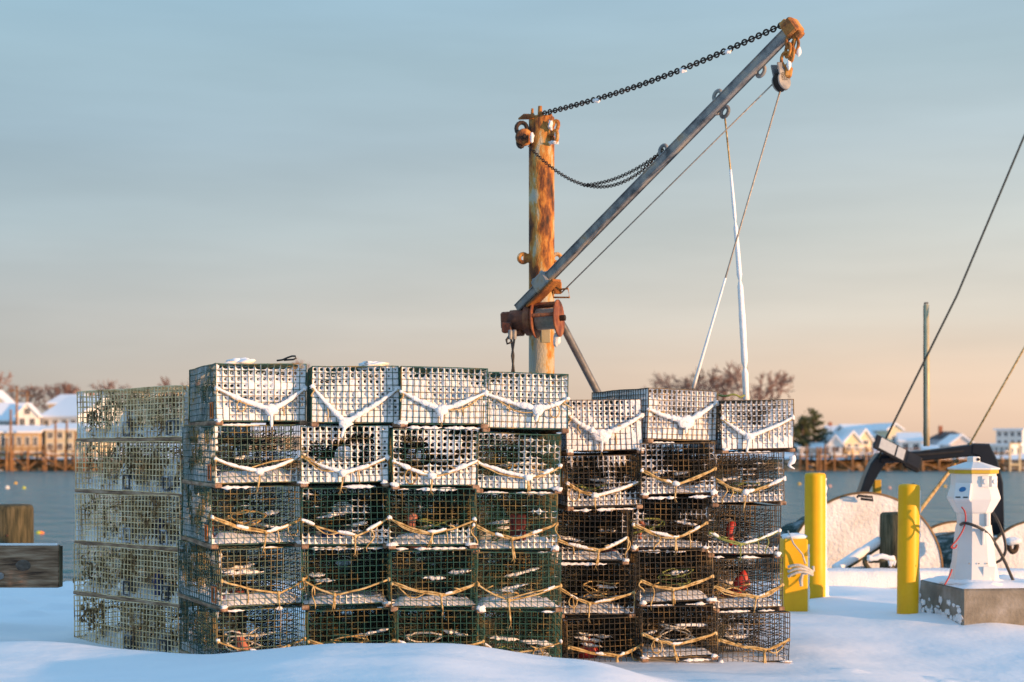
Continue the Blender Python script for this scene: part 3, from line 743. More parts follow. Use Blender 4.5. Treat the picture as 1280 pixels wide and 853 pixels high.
# ---------------------------------------------------------------- ground, water, far shore
EDGE = 14.35
def snow_h(x, y):
    h = -.06 - .02*sm(0, 3, x)*sm(8, 11, y) + .05*sm(-1.5, -3.5, x)*(1-sm(10, 14, y))
    kx = (-9, -3, -2.2, -1.6, -.8, -.4, .3, 1.0, 1.6, 2.2, 9); kv = (.26, .26, .29, .325, .375, .38, .315, .17, .10, .06, .06)
    xc = max(-8.99, min(8.99, x)); i = max(q for q in range(len(kx)) if kx[q] <= xc); A = kv[i] + (kv[i+1]-kv[i])*sm(kx[i], kx[i+1], xc)
    h -= .045*sm(1.95, 2.9, x)*max(0, min(4, 11.3-y))*(1-sm(6, 10, x))
    bank = A * (1 - sm(6.9, 8.7, y))
    h += bank + .055*max(0, 7.3-y) - .018*max(0, x-1.6)*(1-sm(5, 9, x)) + .03*sm(1.6, 4, x)
    h += .035*nz(x*.8, y*.8, 1.0) + .012*nz(x*2.3, y*2.9, 4.0)
    # drift that sweeps past the cream traps
    h += .10*math.exp(-((y - (7.55 - .10*(x+3)))/.35)**2) * sm(-1.4, -2.6, x)
    # lumpy trodden snow by the fence
    h += .05*sm(.15, .5, nz(x*2.1, y*2.6, 7.7)) * sm(-3.0, -3.8, x) * sm(9.3, 10.3, y)
    # crumbs on the open snow
    h += .036*sm(.30, .6, nz(x*6.5, y*5.5, 3.3)) * sm(1.6, 2.6, x) * (1-sm(8.2, 9.6, y))
    # little drifts round posts
    for (px, Y) in ((1019, 12.8), (1133, 11.5), (1210, 11.2)):
        c = P(px, 700, Y); h += .04*math.exp(-(((x-c.x-.1)/.28)**2 + ((y-c.y+.05)/.3)**2))
    return h
xs = []; x = -60
while x < 60:
    xs.append(x); x += .045 if -4.6 < x < 6.6 else (.4 if -12 < x < 12 else 4)
ys = []; y = -30
while y < EDGE:
    ys.append(y); y += .045 if 5.4 < y < 13.2 else (.12 if 2 < y else 2.5)
ys.append(EDGE)
b = MB(); nx = len(xs)
for y in ys:
    for x in xs: b.v.append((x, y, snow_h(x, y)))
for j in range(len(ys)-1):
    for i in range(nx-1):
        k = j*nx + i; b.f.append((k, k+1, k+nx+1, k+nx)); b.m.append(0)
k0 = (len(ys)-1)*nx; k1 = len(b.v)
b.v.extend((x, EDGE+.02, -3.2) for x in xs)
for i in range(nx-1): b.f.append((k0+i, k0+i+1, k1+i+1, k1+i)); b.m.append(0)
tag(b.build('snowy_ground', M['snow'], None, True), kind='structure')

WZ = -2.05
m = bpy.data.materials.new('harbour_water'); m.use_nodes = True
N = m.node_tree.nodes; L = m.node_tree.links; bs = N['Principled BSDF']
bs.inputs['Base Color'].default_value = (.045, .185, .215, 1); bs.inputs['Roughness'].default_value = .22; bs.inputs['IOR'].default_value = 1.33; bs.inputs['Specular IOR Level'].default_value = .38
tc = N.new('ShaderNodeTexCoord'); mp = N.new('ShaderNodeMapping'); mp.inputs['Scale'].default_value = (.55, 1.0, 1); L.new(tc.outputs['Object'], mp.inputs[0])
n1 = N.new('ShaderNodeTexNoise'); n1.inputs['Scale'].default_value = 1.1; n1.inputs['Detail'].default_value = 6; L.new(mp.outputs[0], n1.inputs[0])
n2 = N.new('ShaderNodeTexNoise'); n2.inputs['Scale'].default_value = .40; n2.inputs['Detail'].default_value = 3; L.new(mp.outputs[0], n2.inputs[0])
ad = N.new('ShaderNodeMath'); ad.operation = 'MULTIPLY_ADD'; ad.inputs[1].default_value = .5; L.new(n1.outputs[0], ad.inputs[0]); L.new(n2.outputs[0], ad.inputs[2])
bp = N.new('ShaderNodeBump'); bp.inputs['Strength'].default_value = 1.0; bp.inputs['Distance'].default_value = 3.0; L.new(ad.outputs[0], bp.inputs['Height']); L.new(bp.outputs[0], bs.inputs['Normal'])
b = MB(); b.quad((-4000, EDGE-2, WZ), (4000, EDGE-2, WZ), (4000, 7000, WZ), (-4000, 7000, WZ))
tag(b.build('harbour_water', m), kind='structure')

# far shore: snowy land, dark rock bank
SY = 203.0
M['rock'] = mat('shore_rock', [(.34, (.03,.02,.01)), (.46, (.14,.085,.03)), (.56, (.30,.19,.08)), (.68, (.75,.74,.74))], 1.1, .9, bump=.8, bscale=3, detail=9, dist=.3)
b = MB(); xs = [-160 + 1.6*i for i in range(201)]
prof = [(0, -3.0), (1.0, WZ+.1), (2.2, -1.3), (3.4, -.75), (4.6, -.35)]
for (dy, z) in prof:
    for x in xs:
        b.v.append((x, SY + dy + 1.4*nz(x*.22, dy*.4) + .5*nz(x*.9, dy), z + (.45*nz(x*.7, dy*.9, 3) if z > -2.5 else 0)))
nx = len(xs)
for j in range(len(prof)-1):
    for i in range(nx-1):
        k = j*nx+i; b.f.append((k, k+1, k+nx+1, k+nx)); b.m.append(0)
tag(b.build('rock_bank', M['rock']), kind='structure')
b = MB(); ly = [SY+4.4, SY+12, SY+25, SY+45, SY+90, SY+400]
for j, y in enumerate(ly):
    for x in xs: b.v.append((x*(1 if j < 4 else 4), y, [-.35, .35, 1.1, 1.7, 2.1, 3][j] + (.35*nz(x*.08, y*.05) if j else .3*nz(x*.7, 4.1, 3))))
for j in range(len(ly)-1):
    for i in range(nx-1):
        k = j*nx+i; b.f.append((k, k+1, k+nx+1, k+nx)); b.m.append(0)
tag(b.build('far_land', M['snow'], None, True), kind='structure')

# ---------------------------------------------------------------- houses on the far shore
def paint(n, c, v=.12): return mat(n, [(.3, tuple(k*(1-v) for k in c)), (.7, tuple(min(.9, k*(1+v)) for k in c))], 1.5, .7, bump=.2, bscale=8)
HW = {'white': paint('white_clapboard', (.78,.76,.72)), 'cream': paint('cream_clapboard', (.74,.62,.40)), 'tan': paint('tan_shingle', (.50,.36,.20)), 'grey': paint('grey_shingle', (.36,.35,.34)),
      'pink': paint('pale_siding', (.70,.62,.56)), 'blue': paint('blue_grey_siding', (.42,.47,.53))}
M['roofsnow'] = M['snow']; M['roofdark'] = mat('dark_shingle_roof', [(.4, (.035,.035,.04)), (.6, (.08,.08,.085)), (.72, (.7,.7,.72))], .8, .8, detail=6)
M['glass'] = mat('dark_window_glass', [(.3, (.02,.025,.03)), (.7, (.05,.06,.07))], 1, .15); M['trimw'] = paint('white_trim', (.8,.8,.78), .03)
M['chim'] = mat('chimney_brick', [(.3, (.25,.09,.05)), (.7, (.4,.16,.09))], 3, .9)
M['timber'] = mat('pier_timber', [(.3, (.16,.085,.04)), (.6, (.34,.19,.09)), (.8, (.46,.29,.16))], 1.2, .85, bump=.4)
HOUSE_N = [0]
def window(parent, x, z, w, h, M4):
    e = MB(); t = .09
    for (a, bb) in (((-w/2-t, -.05, -h/2-t), (w/2+t, .0, -h/2)), ((-w/2-t, -.05, h/2), (w/2+t, .0, h/2+t)), ((-w/2-t, -.05, -h/2), (-w/2, .0, h/2)), ((w/2, -.05, -h/2), (w/2+t, .0, h/2)), ((-.03, -.045, -h/2), (.03, -.004, h/2))):
        e.box(a, bb, M4 @ Matrix.Translation((x, 0, z)))
    o = e.build('window', M['trimw'], parent)
    g = MB(); g.box((-w/2, -.02, -h/2), (w/2, -.006, h/2), M4 @ Matrix.Translation((x, 0, z))); g.build('pane', M['glass'], o)
def house(label, px0, px1, pyb, pye, pyr, Y, depth, ridge, wall, roof='roofsnow', yaw=0, win=(2, 1), chim=None, porch=False, swin=(2, 1), flat=False, group='houses on the far shore', name='house', door=False):
    k = Y/F; w = (px1-px0)*k; base = P((px0+px1)/2, pyb, Y); he = (pyb-pye)*k; hr = (pyb-pyr)*k
    t = empty(name, base, R(yaw), label, 'house', group)
    b = MB(); b.mi = 0; d = depth; x0, x1 = -w/2, w/2; lo = -1.2
    if ridge == 'y':
        prof = [(x0, lo), (x1, lo), (x1, he), (0, hr), (x0, he)]
        b.quadstrip([[(x, 0, z) for x, z in prof], [(x, d, z) for x, z in prof]], True, True)
    elif ridge == 'x':
        prof = [(0, lo), (d, lo), (d, he), (d/2, hr), (0, he)]
        b.quadstrip([[(x0, y, z) for y, z in prof], [(x1, y, z) for y, z in prof]], True, True)
    else: b.box((x0, 0, lo), (x1, d, he))
    b.build('wall', HW[wall], t)
    r = MB(); o = .35; th = .28
    if ridge == 'y':
        sl = (hr-he)/(w/2)
        for s in (-1, 1):
            pr = [(0, hr+.02), (s*(w/2+o), he - sl*o+.02), (s*(w/2+o), he - sl*o+th), (0, hr+th+.05)]
            r.quadstrip([[(x, -o, z) for x, z in pr], [(x, d+o, z) for x, z in pr]], True, True)
    elif ridge == 'x':
        sl = (hr-he)/(d/2)
        for s in (-1, 1):
            pr = [(d/2, hr+.02), (d/2+s*(d/2+o), he - sl*o+.02), (d/2+s*(d/2+o), he - sl*o+th), (d/2, hr+th+.05)]
            r.quadstrip([[(x0-o, y, z) for y, z in pr], [(x1+o, y, z) for y, z in pr]], True, True)
    elif ridge == 'hip':
        r.quadstrip([[(x0-o,-o,he+.01),(x1+o,-o,he+.01),(x1+o,d+o,he+.01),(x0-o,d+o,he+.01)], [(x0*.35,d*.4,hr),(x1*.35,d*.4,hr),(x1*.35,d*.6,hr),(x0*.35,d*.6,hr)]], True, True)
    else: r.box((x0-o, -o, he+.01), (x1+o, d+o, he+.3))
    rf = r.build('roof', M[roof], t)
    if chim is not None:
        c = MB(); c.box((chim*w-.3, d*.5-.3, he), (chim*w+.3, d*.5+.3, hr+1.0)); c.build('chimney', M['chim'], rf)
    I = Matrix.Identity(4)
    nc, nr = win
    for j in range(nr):
        zz = he*(j+.55)/nr if nr else 0
        for i in range(nc): window(t, x0 + w*(i+.5)/nc, zz, min(.95, w/nc*.5), min(1.3, he/nr*.5), I)
    if ridge == 'y' and hr-he > 1.4: window(t, 0, he + (hr-he)*.35, .8, .9, I)
    nc, nr = swin
    for sx, A in ((x0, -90), (x1, 90)):
        for j in range(nr):
            for i in range(nc):
                Mx = Matrix.Translation((sx, d*(i+.5)/nc, 0)) @ Matrix.Rotation(R(A), 4, 'Z'); window(t, 0, he*(j+.55)/nr, .9, min(1.3, he/nr*.5), Mx)
    if door:
        e = MB(); e.box((-.5, -.06, .0), (.5, -.005, 2.0), Matrix.Translation((x0 + w*.3, 0, .05))); e.build('door', HW['blue'], t)
    if porch:
        e = MB(); e.box((x0, -1.8, he*.48), (x1, -.02, he*.48+.16)); 
        for i in range(4): e.box((x0+.1+(w-.3)*i/3, -1.75, -.6), (x0+.22+(w-.3)*i/3, -1.63, he*.48))
        e.build('porch', M['trimw'], t)
    return t
H = house
# across the water, left
H('long low tan fishing shed with flat snowy roof at the waterside', -40, 48, 565, 541, 534, 209, 7, 'x', 'tan', win=(9, 1), yaw=6, swin=(2,1))
H('tan waterside building with big windows half hidden by cream traps', 56, 118, 566, 538, 531, 210, 9, 'x', 'cream', win=(5, 2), yaw=-5)
H('white gabled house with arched dark windows behind the shed', 22, 46, 540, 519, 506, 222, 9, 'y', 'white', yaw=14, win=(2, 1), swin=(3,1))
H('large snow-roofed house with red chimney behind cream traps', 46, 104, 542, 521, 496, 226, 13, 'x', 'white', yaw=-24, win=(4, 1), chim=.1, swin=(3, 2))
H('wide house with a long pale blue snowy roof', -30, 26, 545, 526, 504, 234, 16, 'x', 'grey', win=(5, 1), yaw=10)
H('tall cream house at the picture edge', -26, 4, 540, 502, 488, 252, 9, 'y', 'cream', win=(2, 2), yaw=8)
H('small house behind the two chimneys with snow on roof', 60, 92, 528, 505, 494, 262, 10, 'x', 'tan', win=(3, 1), yaw=-10)
# right
H('small white gabled cottage nearest the evergreen', 1036, 1053, 569, 556, 546, 212, 8, 'y', 'white', win=(1, 1), yaw=-14)
H('cream gabled house with a front porch and snowy roof', 1056, 1076, 568, 552, 541, 214, 9, 'y', 'cream', win=(2, 1), yaw=10, porch=True)
H('tall narrow cream gabled house beside the porch house', 1073, 1090, 568, 549, 538, 220, 9, 'y', 'cream', win=(1, 2), yaw=10)
H('long dark-walled house under a broad snowy blue roof', 1066, 1112, 560, 546, 532, 240, 12, 'x', 'grey', roof='roofsnow', win=(5, 1), yaw=6)
H('tall plain cream house beside the long snowy roof', 1110, 1128, 566, 537, 531, 236, 10, 'y', 'cream', win=(1, 1), yaw=6)
H('low white house with two bright windows under the arch', 1126, 1151, 568, 552, 543, 222, 9, 'x', 'white', win=(2, 1), yaw=-12)
H('far tan cottage just beyond the evergreen', 1040, 1062, 552, 542, 534, 262, 9, 'x', 'tan', win=(2, 1), chim=-.3)
H('house with dark hip roof and chimney beyond the arch', 1183, 1212, 562, 549, 539, 248, 11, 'hip', 'blue', roof='roofdark', win=(4, 1), chim=-.35)
H('white gabled boathouse with snow-edged roof below the hip roof', 1189, 1216, 568, 555, 545, 218, 9, 'y', 'pink', win=(1, 1), yaw=-6)
H('pale three-storey flat-roofed house at the right-hand shore', 1245, 1278, 570, 538, 535, 222, 10, 'flat', 'white', win=(4, 3), yaw=-38)
H('low annex with a balcony joined to the flat-roofed house', 1236, 1262, 572, 557, 555, 216, 5, 'flat', 'white', win=(4, 1), yaw=-38, porch=True)
H('low white shed between the posts on the far pier', 1000, 1032, 572, 561, 556, 214, 6, 'x', 'pink', win=(2, 1))
H('tan house on the far shore hidden behind the stacks', 300, 380, 566, 545, 530, 225, 10, 'x', 'tan', win=(4, 1))
HS = bpy.data.objects.get('house')

# piers on the far shore
def pier(label, px0, px1, pyd, Y, seed, pyw, tall=(), brace=True):
    rng = random.Random(seed); a, c = P(px0, pyd, Y), P(px1, pyd, Y)
    t = empty('pier', (0, 0, 0), 0, label, 'pier', 'piers on the far shore')
    b = MB(); b.box((a.x, Y, a.z-.3), (c.x, Y+3.2, a.z)); b.build('deck', M['timber'], t)
    b = MB(); b.box((a.x, Y+.1, a.z+.004), (c.x, Y+3.1, a.z+.12)); b.build('deck_snow', M['snow'], t)
    pm = MB(); pm.lathe([(.16, -4.2), (.15, 1.0), (.12, 1.02)], 8); pm = pm.mesh('piling', M['timber'], True)
    n = max(3, int((c.x-a.x)/2.2))
    for i in range(n+1):
        x = a.x + (c.x-a.x)*i/n
        for y in (Y-.2, Y+3.3):
            link('piling', pm, t, (x + .2*(rng.random()-.5), y, a.z - .5 - .2*rng.random()))
    rl = MB()
    for zz in (.55, 1.0): rl.box((a.x, Y-.02, a.z+zz), (c.x, Y+.05, a.z+zz+.10))
    for i in range(n*2+1):
        x = a.x + (c.x-a.x)*i/(n*2); rl.box((x-.05, Y+.055, a.z), (x+.05, Y+.14, a.z+1.1))
    rl.build('railing', M['timber'], t)
    if brace:
        for i in range(n):
            x0 = a.x + (c.x-a.x)*i/n; x1 = a.x + (c.x-a.x)*(i+1)/n
            e = MB(); p, q = Vector((x0, Y-.35, a.z-.4)), Vector((x1, Y-.35, WZ+.3))
            if i % 2: p.z, q.z = q.z, p.z
            e.tube([p, q], .11, 4); e.build('brace', M['timber'], t)
    for (px, py) in tall:
        e = MB(); p = P(px, py, Y-.6); e.tube([(p.x, p.y, WZ-1), (p.x + .05, p.y, p.z)], [.2, .15], 8); e.build('mooring_pile', M['timber'], t, True)
    return t
pier('timber pier with pilings in front of the tan shed', -60, 55, 566, 204, 1, 588, tall=((8, 548), (69, 528), (83, 527), (13, 512)))
pier('timber pier on crossed braces beside the cream traps', 57, 130, 568, 203, 2, 588, tall=((94, 540),))
pier('long snowy timber pier before the gabled houses', 1000, 1150, 570, 204, 3, 592, tall=((1008, 556), (1021, 559), (1025, 559), (1031, 556), (1082, 558), (1090, 560)))
pier('timber pier on crossed braces with a tall frame', 1152, 1262, 574, 203, 4, 594, tall=((1143, 578), (1153, 575)))
f = empty('boat_lift_frame', (0, 0, 0), 0, 'pale yellow upright timber frame standing on the far pier', 'frame')
b = MB(); p = P(1263, 582, 201.5); q = P(1275, 556, 201.5)
b.box((p.x-.12, p.y, WZ-.5), (p.x+.12, p.y+.25, q.z)); b.box((q.x-.12, p.y, WZ-.5), (q.x+.12, p.y+.25, q.z)); b.build('upright', HW['cream'], f)
b = MB(); b.box((p.x-.12, p.y-.01, q.z+.005), (q.x+.12, p.y+.26, q.z+.25)); b.box((p.x+.125, p.y+.02, p.z), (q.x-.125, p.y+.22, p.z+.25)); b.build('crossbar', HW['cream'], f)

def upole(px, pyt, pyb, Y, label):
    a, c = P(px, pyt, Y), P(px, pyb, Y); t = empty('utility_pole', (a.x, a.y, c.z), 0, label, 'utility pole', 'utility poles across the water')
    b = MB(); b.tube([(0,0,-1.5), (0,0,a.z-c.z)], [.2,.15], 8); b.build('pole', M['timber'], t, True)
    b = MB(); b.box((-1.2,-.35,a.z-c.z-.8), (1.2,-.2,a.z-c.z-.62)); b.build('crossarm', M['timber'], t)
upole(21, 483, 534, 214, 'tall utility pole standing before the pale blue snowy roof')
upole(34, 490, 520, 250, 'shorter utility pole behind the white gabled house')

# ---------------------------------------------------------------- far trees
M['bark'] = mat('bare_bark', [(.3, (.10,.065,.05)), (.7, (.19,.125,.10))], 2, .9)
M['twig'] = mat('bare_twigs', [(.3, (.17,.085,.06)), (.7, (.27,.15,.11))], 2, .9)
M['needle'] = mat('pine_needles', [(.3, (.035,.05,.015)), (.7, (.10,.105,.03))], .6, .8)
def bare_meshes(seed, Ht=9.0):
    rng = random.Random(seed); tr = MB(); tw = MB()
    def grow(p, d, ln, r, lv):
        n = 3; pts = [p]
        for i in range(n):
            d = (d + Vector((rng.uniform(-1,1), rng.uniform(-1,1), rng.uniform(-.4,.7)))*.16).normalized(); p = p + d*ln/n; pts.append(p)
        rs = [r*(1-.35*i/n) for i in range(n+1)]
        (tr if lv < 3 else tw).tube(pts, rs, 6 if lv < 2 else 3, False)
        if lv >= 6: return
        for k in range(3 if lv in (0, 1, 2, 4, 5) else 2):
            a = rng.uniform(0, 6.28); s = rng.uniform(.35, .75)
            o = d.orthogonal().normalized(); o = Matrix.Rotation(a, 3, d) @ o
            q = pts[-1] if k < 2 else pts[rng.choice((1, 2))]
            grow(q, (d + o*s*1.1).normalized(), ln*rng.uniform(.62, .85), max(.032, r*.6), lv+1)
    grow(Vector((0,0,-.5)), Vector((0,0,1)), Ht*.24, Ht*.02, 0)
    return tr.mesh('trunk', M['bark'], True), tw.mesh('crown', M['twig'])
BT_ = [bare_meshes(s) for s in (3, 8, 15)]
def bare(px, pyt, pyb, Y, k, label, wide=1.0):
    a, c = P(px, pyt, Y), P(px, pyb, Y); Ht = a.z - c.z
    t = empty('bare_tree', c, k*1.3, label, 'tree', 'bare trees across the water')
    tm, cm = BT_[k % 3]; zt = max(v.co.z for v in cm.vertices); s = Ht/zt
    t.scale = (s*wide, s*wide, s)
    link('trunk', tm, t); link('crown', cm, t)
for i, (px, pyt, pyb, Y, k, w, lb) in enumerate((
    (-6, 462, 530, 260, 0, 1.0, 'tallest bare tree at the picture edge behind the tall cream house'),
    (26, 478, 530, 290, 1, 1.0, 'bare brown tree just behind the tall utility pole'),
    (44, 480, 530, 290, 2, 1.1, 'bare brown tree above the gable of the white house'),
    (62, 477, 530, 295, 0, 1.1, 'bare brown tree above the snow-roofed house'),
    (80, 480, 530, 290, 1, 1.1, 'bare brown tree over the red chimney'),
    (98, 476, 530, 285, 2, 1.2, 'bare brown tree touching the outer end of the cream traps'),
    (118, 474, 530, 285, 0, 1.2, 'bare brown tree peeking over the cream traps'),
    (224, 466, 535, 280, 1, 1.0, 'small bare tree peeking between cream traps and corner stack'),
    (392, 446, 540, 262, 2, .9, 'bare tree top peeking over the corner stack'),
    (851, 462, 545, 280, 1, 1.2, 'low bare tree behind the middle black stack and slanting cable'),
    (906, 460, 545, 262, 0, 1.2, 'dense bare tree between slanting cable and iced rope'),
    (950, 452, 552, 258, 1, 1.25, 'broad round bare tree behind the iced rope'),
    (882, 466, 545, 275, 2, 1.3, 'small bare tree between two larger bare trees'))):
    bare(px, pyt, pyb, Y, i*1 + k if False else k + 3*i, lb, w)
def pine(px, pyt, pyb, Y, seed, label, wide):
    a, c = P(px, pyt, Y), P(px, pyb, Y); Ht = a.z - c.z; rng = random.Random(seed)
    t = empty('pine_tree', c, 0, label, 'tree', 'evergreens across the water')
    b = MB(); b.tube([(0,0,-1), (.05,0,Ht*.5), (0,0,Ht*.97)], [.28,.18,.04], 8); 
    cr = MB()
    for i in range(34):
        f = .14 + .84*i/34; z = Ht*f; ln = wide*(1-f)**.7*rng.uniform(.55, 1.15) + .3; an = rng.uniform(0, 6.28)
        d = Vector((math.cos(an), math.sin(an), rng.uniform(-.05, .3)))
        e = Vector((0,0,z)) + d*ln
        b.tube([(0,0,z), tuple(e)], [.06,.02], 4, False)
        for q in range(int(46*ln/2)+12):
            u = rng.uniform(.25, 1.05); p = Vector((0,0,z)) + d*ln*u + Vector((rng.gauss(0,.28), rng.gauss(0,.28), rng.gauss(0,.16)))
            v1 = Vector((rng.uniform(-1,1), rng.uniform(-1,1), rng.uniform(-.6,.6))).normalized()*.22; v2 = v1.orthogonal().normalized()*.07
            cr.quad(p-v1-v2, p+v1-v2, p+v1+v2, p-v1+v2)
    b.build('trunk', M['bark'], t); cr.build('crown', M['needle'], t)
pine(1017, 511, 570, 219, 4, 'dark green pine tree at the start of the far houses', 3.4)
pine(1003, 520, 570, 216, 9, 'thin pine tree close beside the end black stack', 2.4)

# ---------------------------------------------------------------- mooring floats on the water
def onwater(px, py): Y = (ZC-WZ)*F/(py-CY); return Vector(((px-CX)*Y/F, Y, WZ))
BU = {'white': paint('white_float', (.8,.78,.74), .04), 'yellow': paint('yellow_float', (.80,.48,.02), .06), 'lime': paint('lime_float', (.62,.68,.05), .06), 'orange': paint('orange_float', (.85,.25,.03), .06), 'pink': paint('pink_float', (.80,.42,.33), .05)}
for (px, py, rp, col, lb) in ((9, 611, 3.0, 'white', 'white mooring float out on the water by the wooden pile'), (19.5, 605, 2.0, 'yellow', 'small yellow float beyond the white float'), (30, 611, 2.2, 'lime', 'lime float beside the white float'),
    (999, 606, 2.2, 'yellow', 'yellow float just beyond the end black stack'), (1037, 609, 2.4, 'pink', 'pale pink float behind the farther yellow post'), (1112, 611, 2.2, 'pink', 'pink float under the black arch'), (1181, 609, 2.3, 'yellow', 'yellow float next to the lighthouse pedestal roof')):
    p = onwater(px, py); r = rp*p.y/F
    b = MB(); b.lathe([(.001, -r*.7), (r*.7, -r*.5), (r, .1*r), (r*.85, r*.7), (r*.4, r*1.1), (r*.14, r*1.2), (r*.12, r*1.5), (.001, r*1.52)], 14)
    tag(b.build('mooring_buoy', BU[col], None, True, p), lb, 'buoy', 'floats on the water')
p = onwater(50, 667); r = 3.2*p.y/F
t = empty('mooring_buoy', p, R(12), 'yellow and orange float lying on its side beside the wooden pile', 'buoy', 'floats on the water')
for (a, c, col, nm) in ((-1.6, .1, 'lime', 'float_body'), (.1, 1.6, 'orange', 'float_end')):
    b = MB(); Mx = Matrix.Rotation(R(90), 4, 'Y')
    q = [(r*math.sqrt(max(.001, 1-(x/1.65)**2)), r*x) for x in [a + (c-a)*i/8 for i in range(9)]]
    b.lathe(q, 14, Mx); b.build(nm, BU[col], t, True)
# ---------------------------------------------------------------- yellow posts
def bollard(px, pyt, pyb, Y, wpx, label, lean=0, sd=1):
    a, c = P(px, pyt, Y), P(px, pyb, Y); r = wpx/2*Y/F; h = a.z - c.z
    t = empty('bollard', c, 0, label, 'bollard', 'yellow posts'); t.rotation_euler = (0, R(lean), 0)
    b = MB(); b.lathe([(r, -.5), (r, .3), (r*1.003, h*.6), (r, h-.035), (r*.985, h-.02), (r*.9, h-.006), (r*.5, h), (.001, h+.001)], 40); b.build('sleeve', M['yellow'], t, True)
    s = MB(); n = 46; rings = []
    for i in range(n+1):
        z = -.25 + (h+.2)*i/n; ring = []
        for k in range(7):
            f = k/6; an = R(-30 + 100*f) ; th = (.016 + .013*nz(i*.55, px) + .006*nz(i*1.9, px+3)) * math.sin(math.pi*f) * (1 + 2.2*(1-sm(0, .16, i/n-.17))) - .002
            ring.append(((r+th)*math.cos(an), (r+th)*math.sin(an), z))
        rings.append(ring)
    s.quadstrip(rings, False, False); s.build('snow_strip', M['snow_wire'], t, True)
    b = MB(); b.lathe([(.001, 0), (.012, 0), (.012, .006), (.001, .008)], 8, Matrix.Translation((r*.25, -r*.35, h-.001))); b.build('cap_bolt', M['galv'], t)
bollard(1019, 591, 749, 12.8, 26, 'yellow round post farther from the lighthouse pedestal, beside black traps')
bollard(1134.5, 605, 773, 11.5, 26.5, 'yellow round post nearer to the lighthouse pedestal', lean=.7)
# short square yellow post with rope
c = P(992, 757, 11.9); k = 11.9/F; h = (757-673)*k
t = empty('square_post', c, 0, 'short square yellow post with iced rope, tucked behind the end black stack', 'post')
b = MB(); b.cbox((-15*k, -.1, -.3), (15*k, .1, h), .012); b.build('post', M['yellow'], t)
b = MB(); b.blob((0, 0, h+.012), .11, .10, .03, 3, .3, 14, 7); b.build('snow_cap', M['snow'], t, True)
b = MB(); b.tube([(15*k+.012+.01*nz(i*.6,2), -.02, -.1 + (h+.05)*i/20) for i in range(21)], [.018+.008*nz(i*.7,5) for i in range(21)], 8); b.build('snow_strip', M['snow_wire'], t, True)
b = MB()
for j in range(3):
    b.tube([P(985 + 31*i/10, 712 - 5*math.sin(math.pi*i/10) + j*4 + (6-j*4)*(i/10-.5), 11.72 - .03*math.sin(math.pi*i/10)) for i in range(11)], .012, 7)
b.tube([P(1016,708,11.72), P(1017,713,11.72), P(1010,716,11.72), P(1003,718,11.72), P(1001,726,11.73), P(1002,733,11.73)], [.013,.014,.014,.013,.018,.013], 7)
b.tube([P(985,664,11.9), P(992,680,11.74), P(1003,693,11.74), P(1007,705,11.74)], [.006,.007,.007,.010], 6)
tag(b.build('iced_rope', M['rope_pale'], None, True), 'pale iced rope wound round the short square yellow post', 'rope')

# ---------------------------------------------------------------- lighthouse power pedestal
Cn = Vector((P(1203, 772, 11.0).x, 11.0, P(1203, 774, 11.0).z)); yw = R(7.5); bw, bh = .82, 37*11/F
t = empty('concrete_block', Cn, yw, 'square concrete base block under the white lighthouse pedestal', 'block')
b = MB(); b.cbox((0, 0, -.15), (bw, bw, bh), .015); b.build('block', M['concrete'], t)
b = MB()
nn_ = 16; base = len(b.v)
for j in range(nn_+1):
    for i in range(nn_+1):
        u, v = i/nn_, j/nn_; e = min(u, v, 1-u, 1-v)
        b.v.append((bw*(.01+.98*u), bw*(.01+.98*v), bh + .003 + .035*sm(0, .12, e) + .016*nz(u*5, v*5, 2)*sm(0,.1,e)))
for j in range(nn_):
    for i in range(nn_):
        q = base + j*(nn_+1)+i; b.f.append((q, q+1, q+nn_+2, q+nn_+1)); b.m.append(0)
b.build('snow_cover', M['snow'], t, True)
b = MB(); rng = random.Random(12)
for q in range(46):
    yy = bw*rng.uniform(.03, .97); zz = max(.03, bh*rng.random()**2.4*.75)
    b.blob((-.002, yy, zz - .05), .008, rng.uniform(.01, .05), rng.uniform(.008, .03), q, .9, 9, 6)
b.build('frost', M['snow_wire'], t, True)
top = Cn.z + bh + .02
pc = P(1217, 733, 11.38); pc.z = top
ped = empty('dock_pedestal', pc, 0, 'white lighthouse-shaped dock power pedestal with yellow band', 'power pedestal')
k = 11.38/F; o8 = math.pi/8
def prof(l): return [(hw*k/math.cos(math.pi/8), (733-py)*k) for hw, py in l]
b = MB(); b.lathe(prof([(28, 735), (28, 728), (25, 709), (24.6, 708.9), (21.5, 676), (19.6, 661)]), 8, None, o8); b.build('lower_body', M['white_paint'], ped)
b = MB(); b.lathe(prof([(18.6, 663), (18.6, 646)]), 8, None, o8); b.build('neck', M['white_paint'], ped)
b = MB(); b.lathe(prof([(19, 646.5), (21, 644.5), (29.5, 628.5), (29.5, 626), (25.5, 612), (25, 597)]), 8, None, o8); b.build('head', M['white_paint'], ped)
b = MB(); b.lathe(prof([(26, 597.2), (27.5, 596.5), (27.5, 592.6), (26, 592)]), 8, None, o8); b.build('yellow_band', M['trim_yellow'], ped)
b = MB(); b.lathe(prof([(27, 592.4), (29, 591.6), (29, 590), (9.5, 583), (7.2, 582.4), (7.2, 577), (6.2, 576), (.1, 575.6)]), 8, None, o8); rf = b.build('cap_roof', M['white_paint'], ped)
b = MB(); b.lathe([(.001,-.004),(.013,-.004),(.013,.004),(.001,.004)], 12, Matrix.Translation((3.4*k, -7.3*k, 153.5*k)) @ Matrix.Rotation(R(90), 4, 'X')); b.build('light_lens', M['black_plastic'], rf)
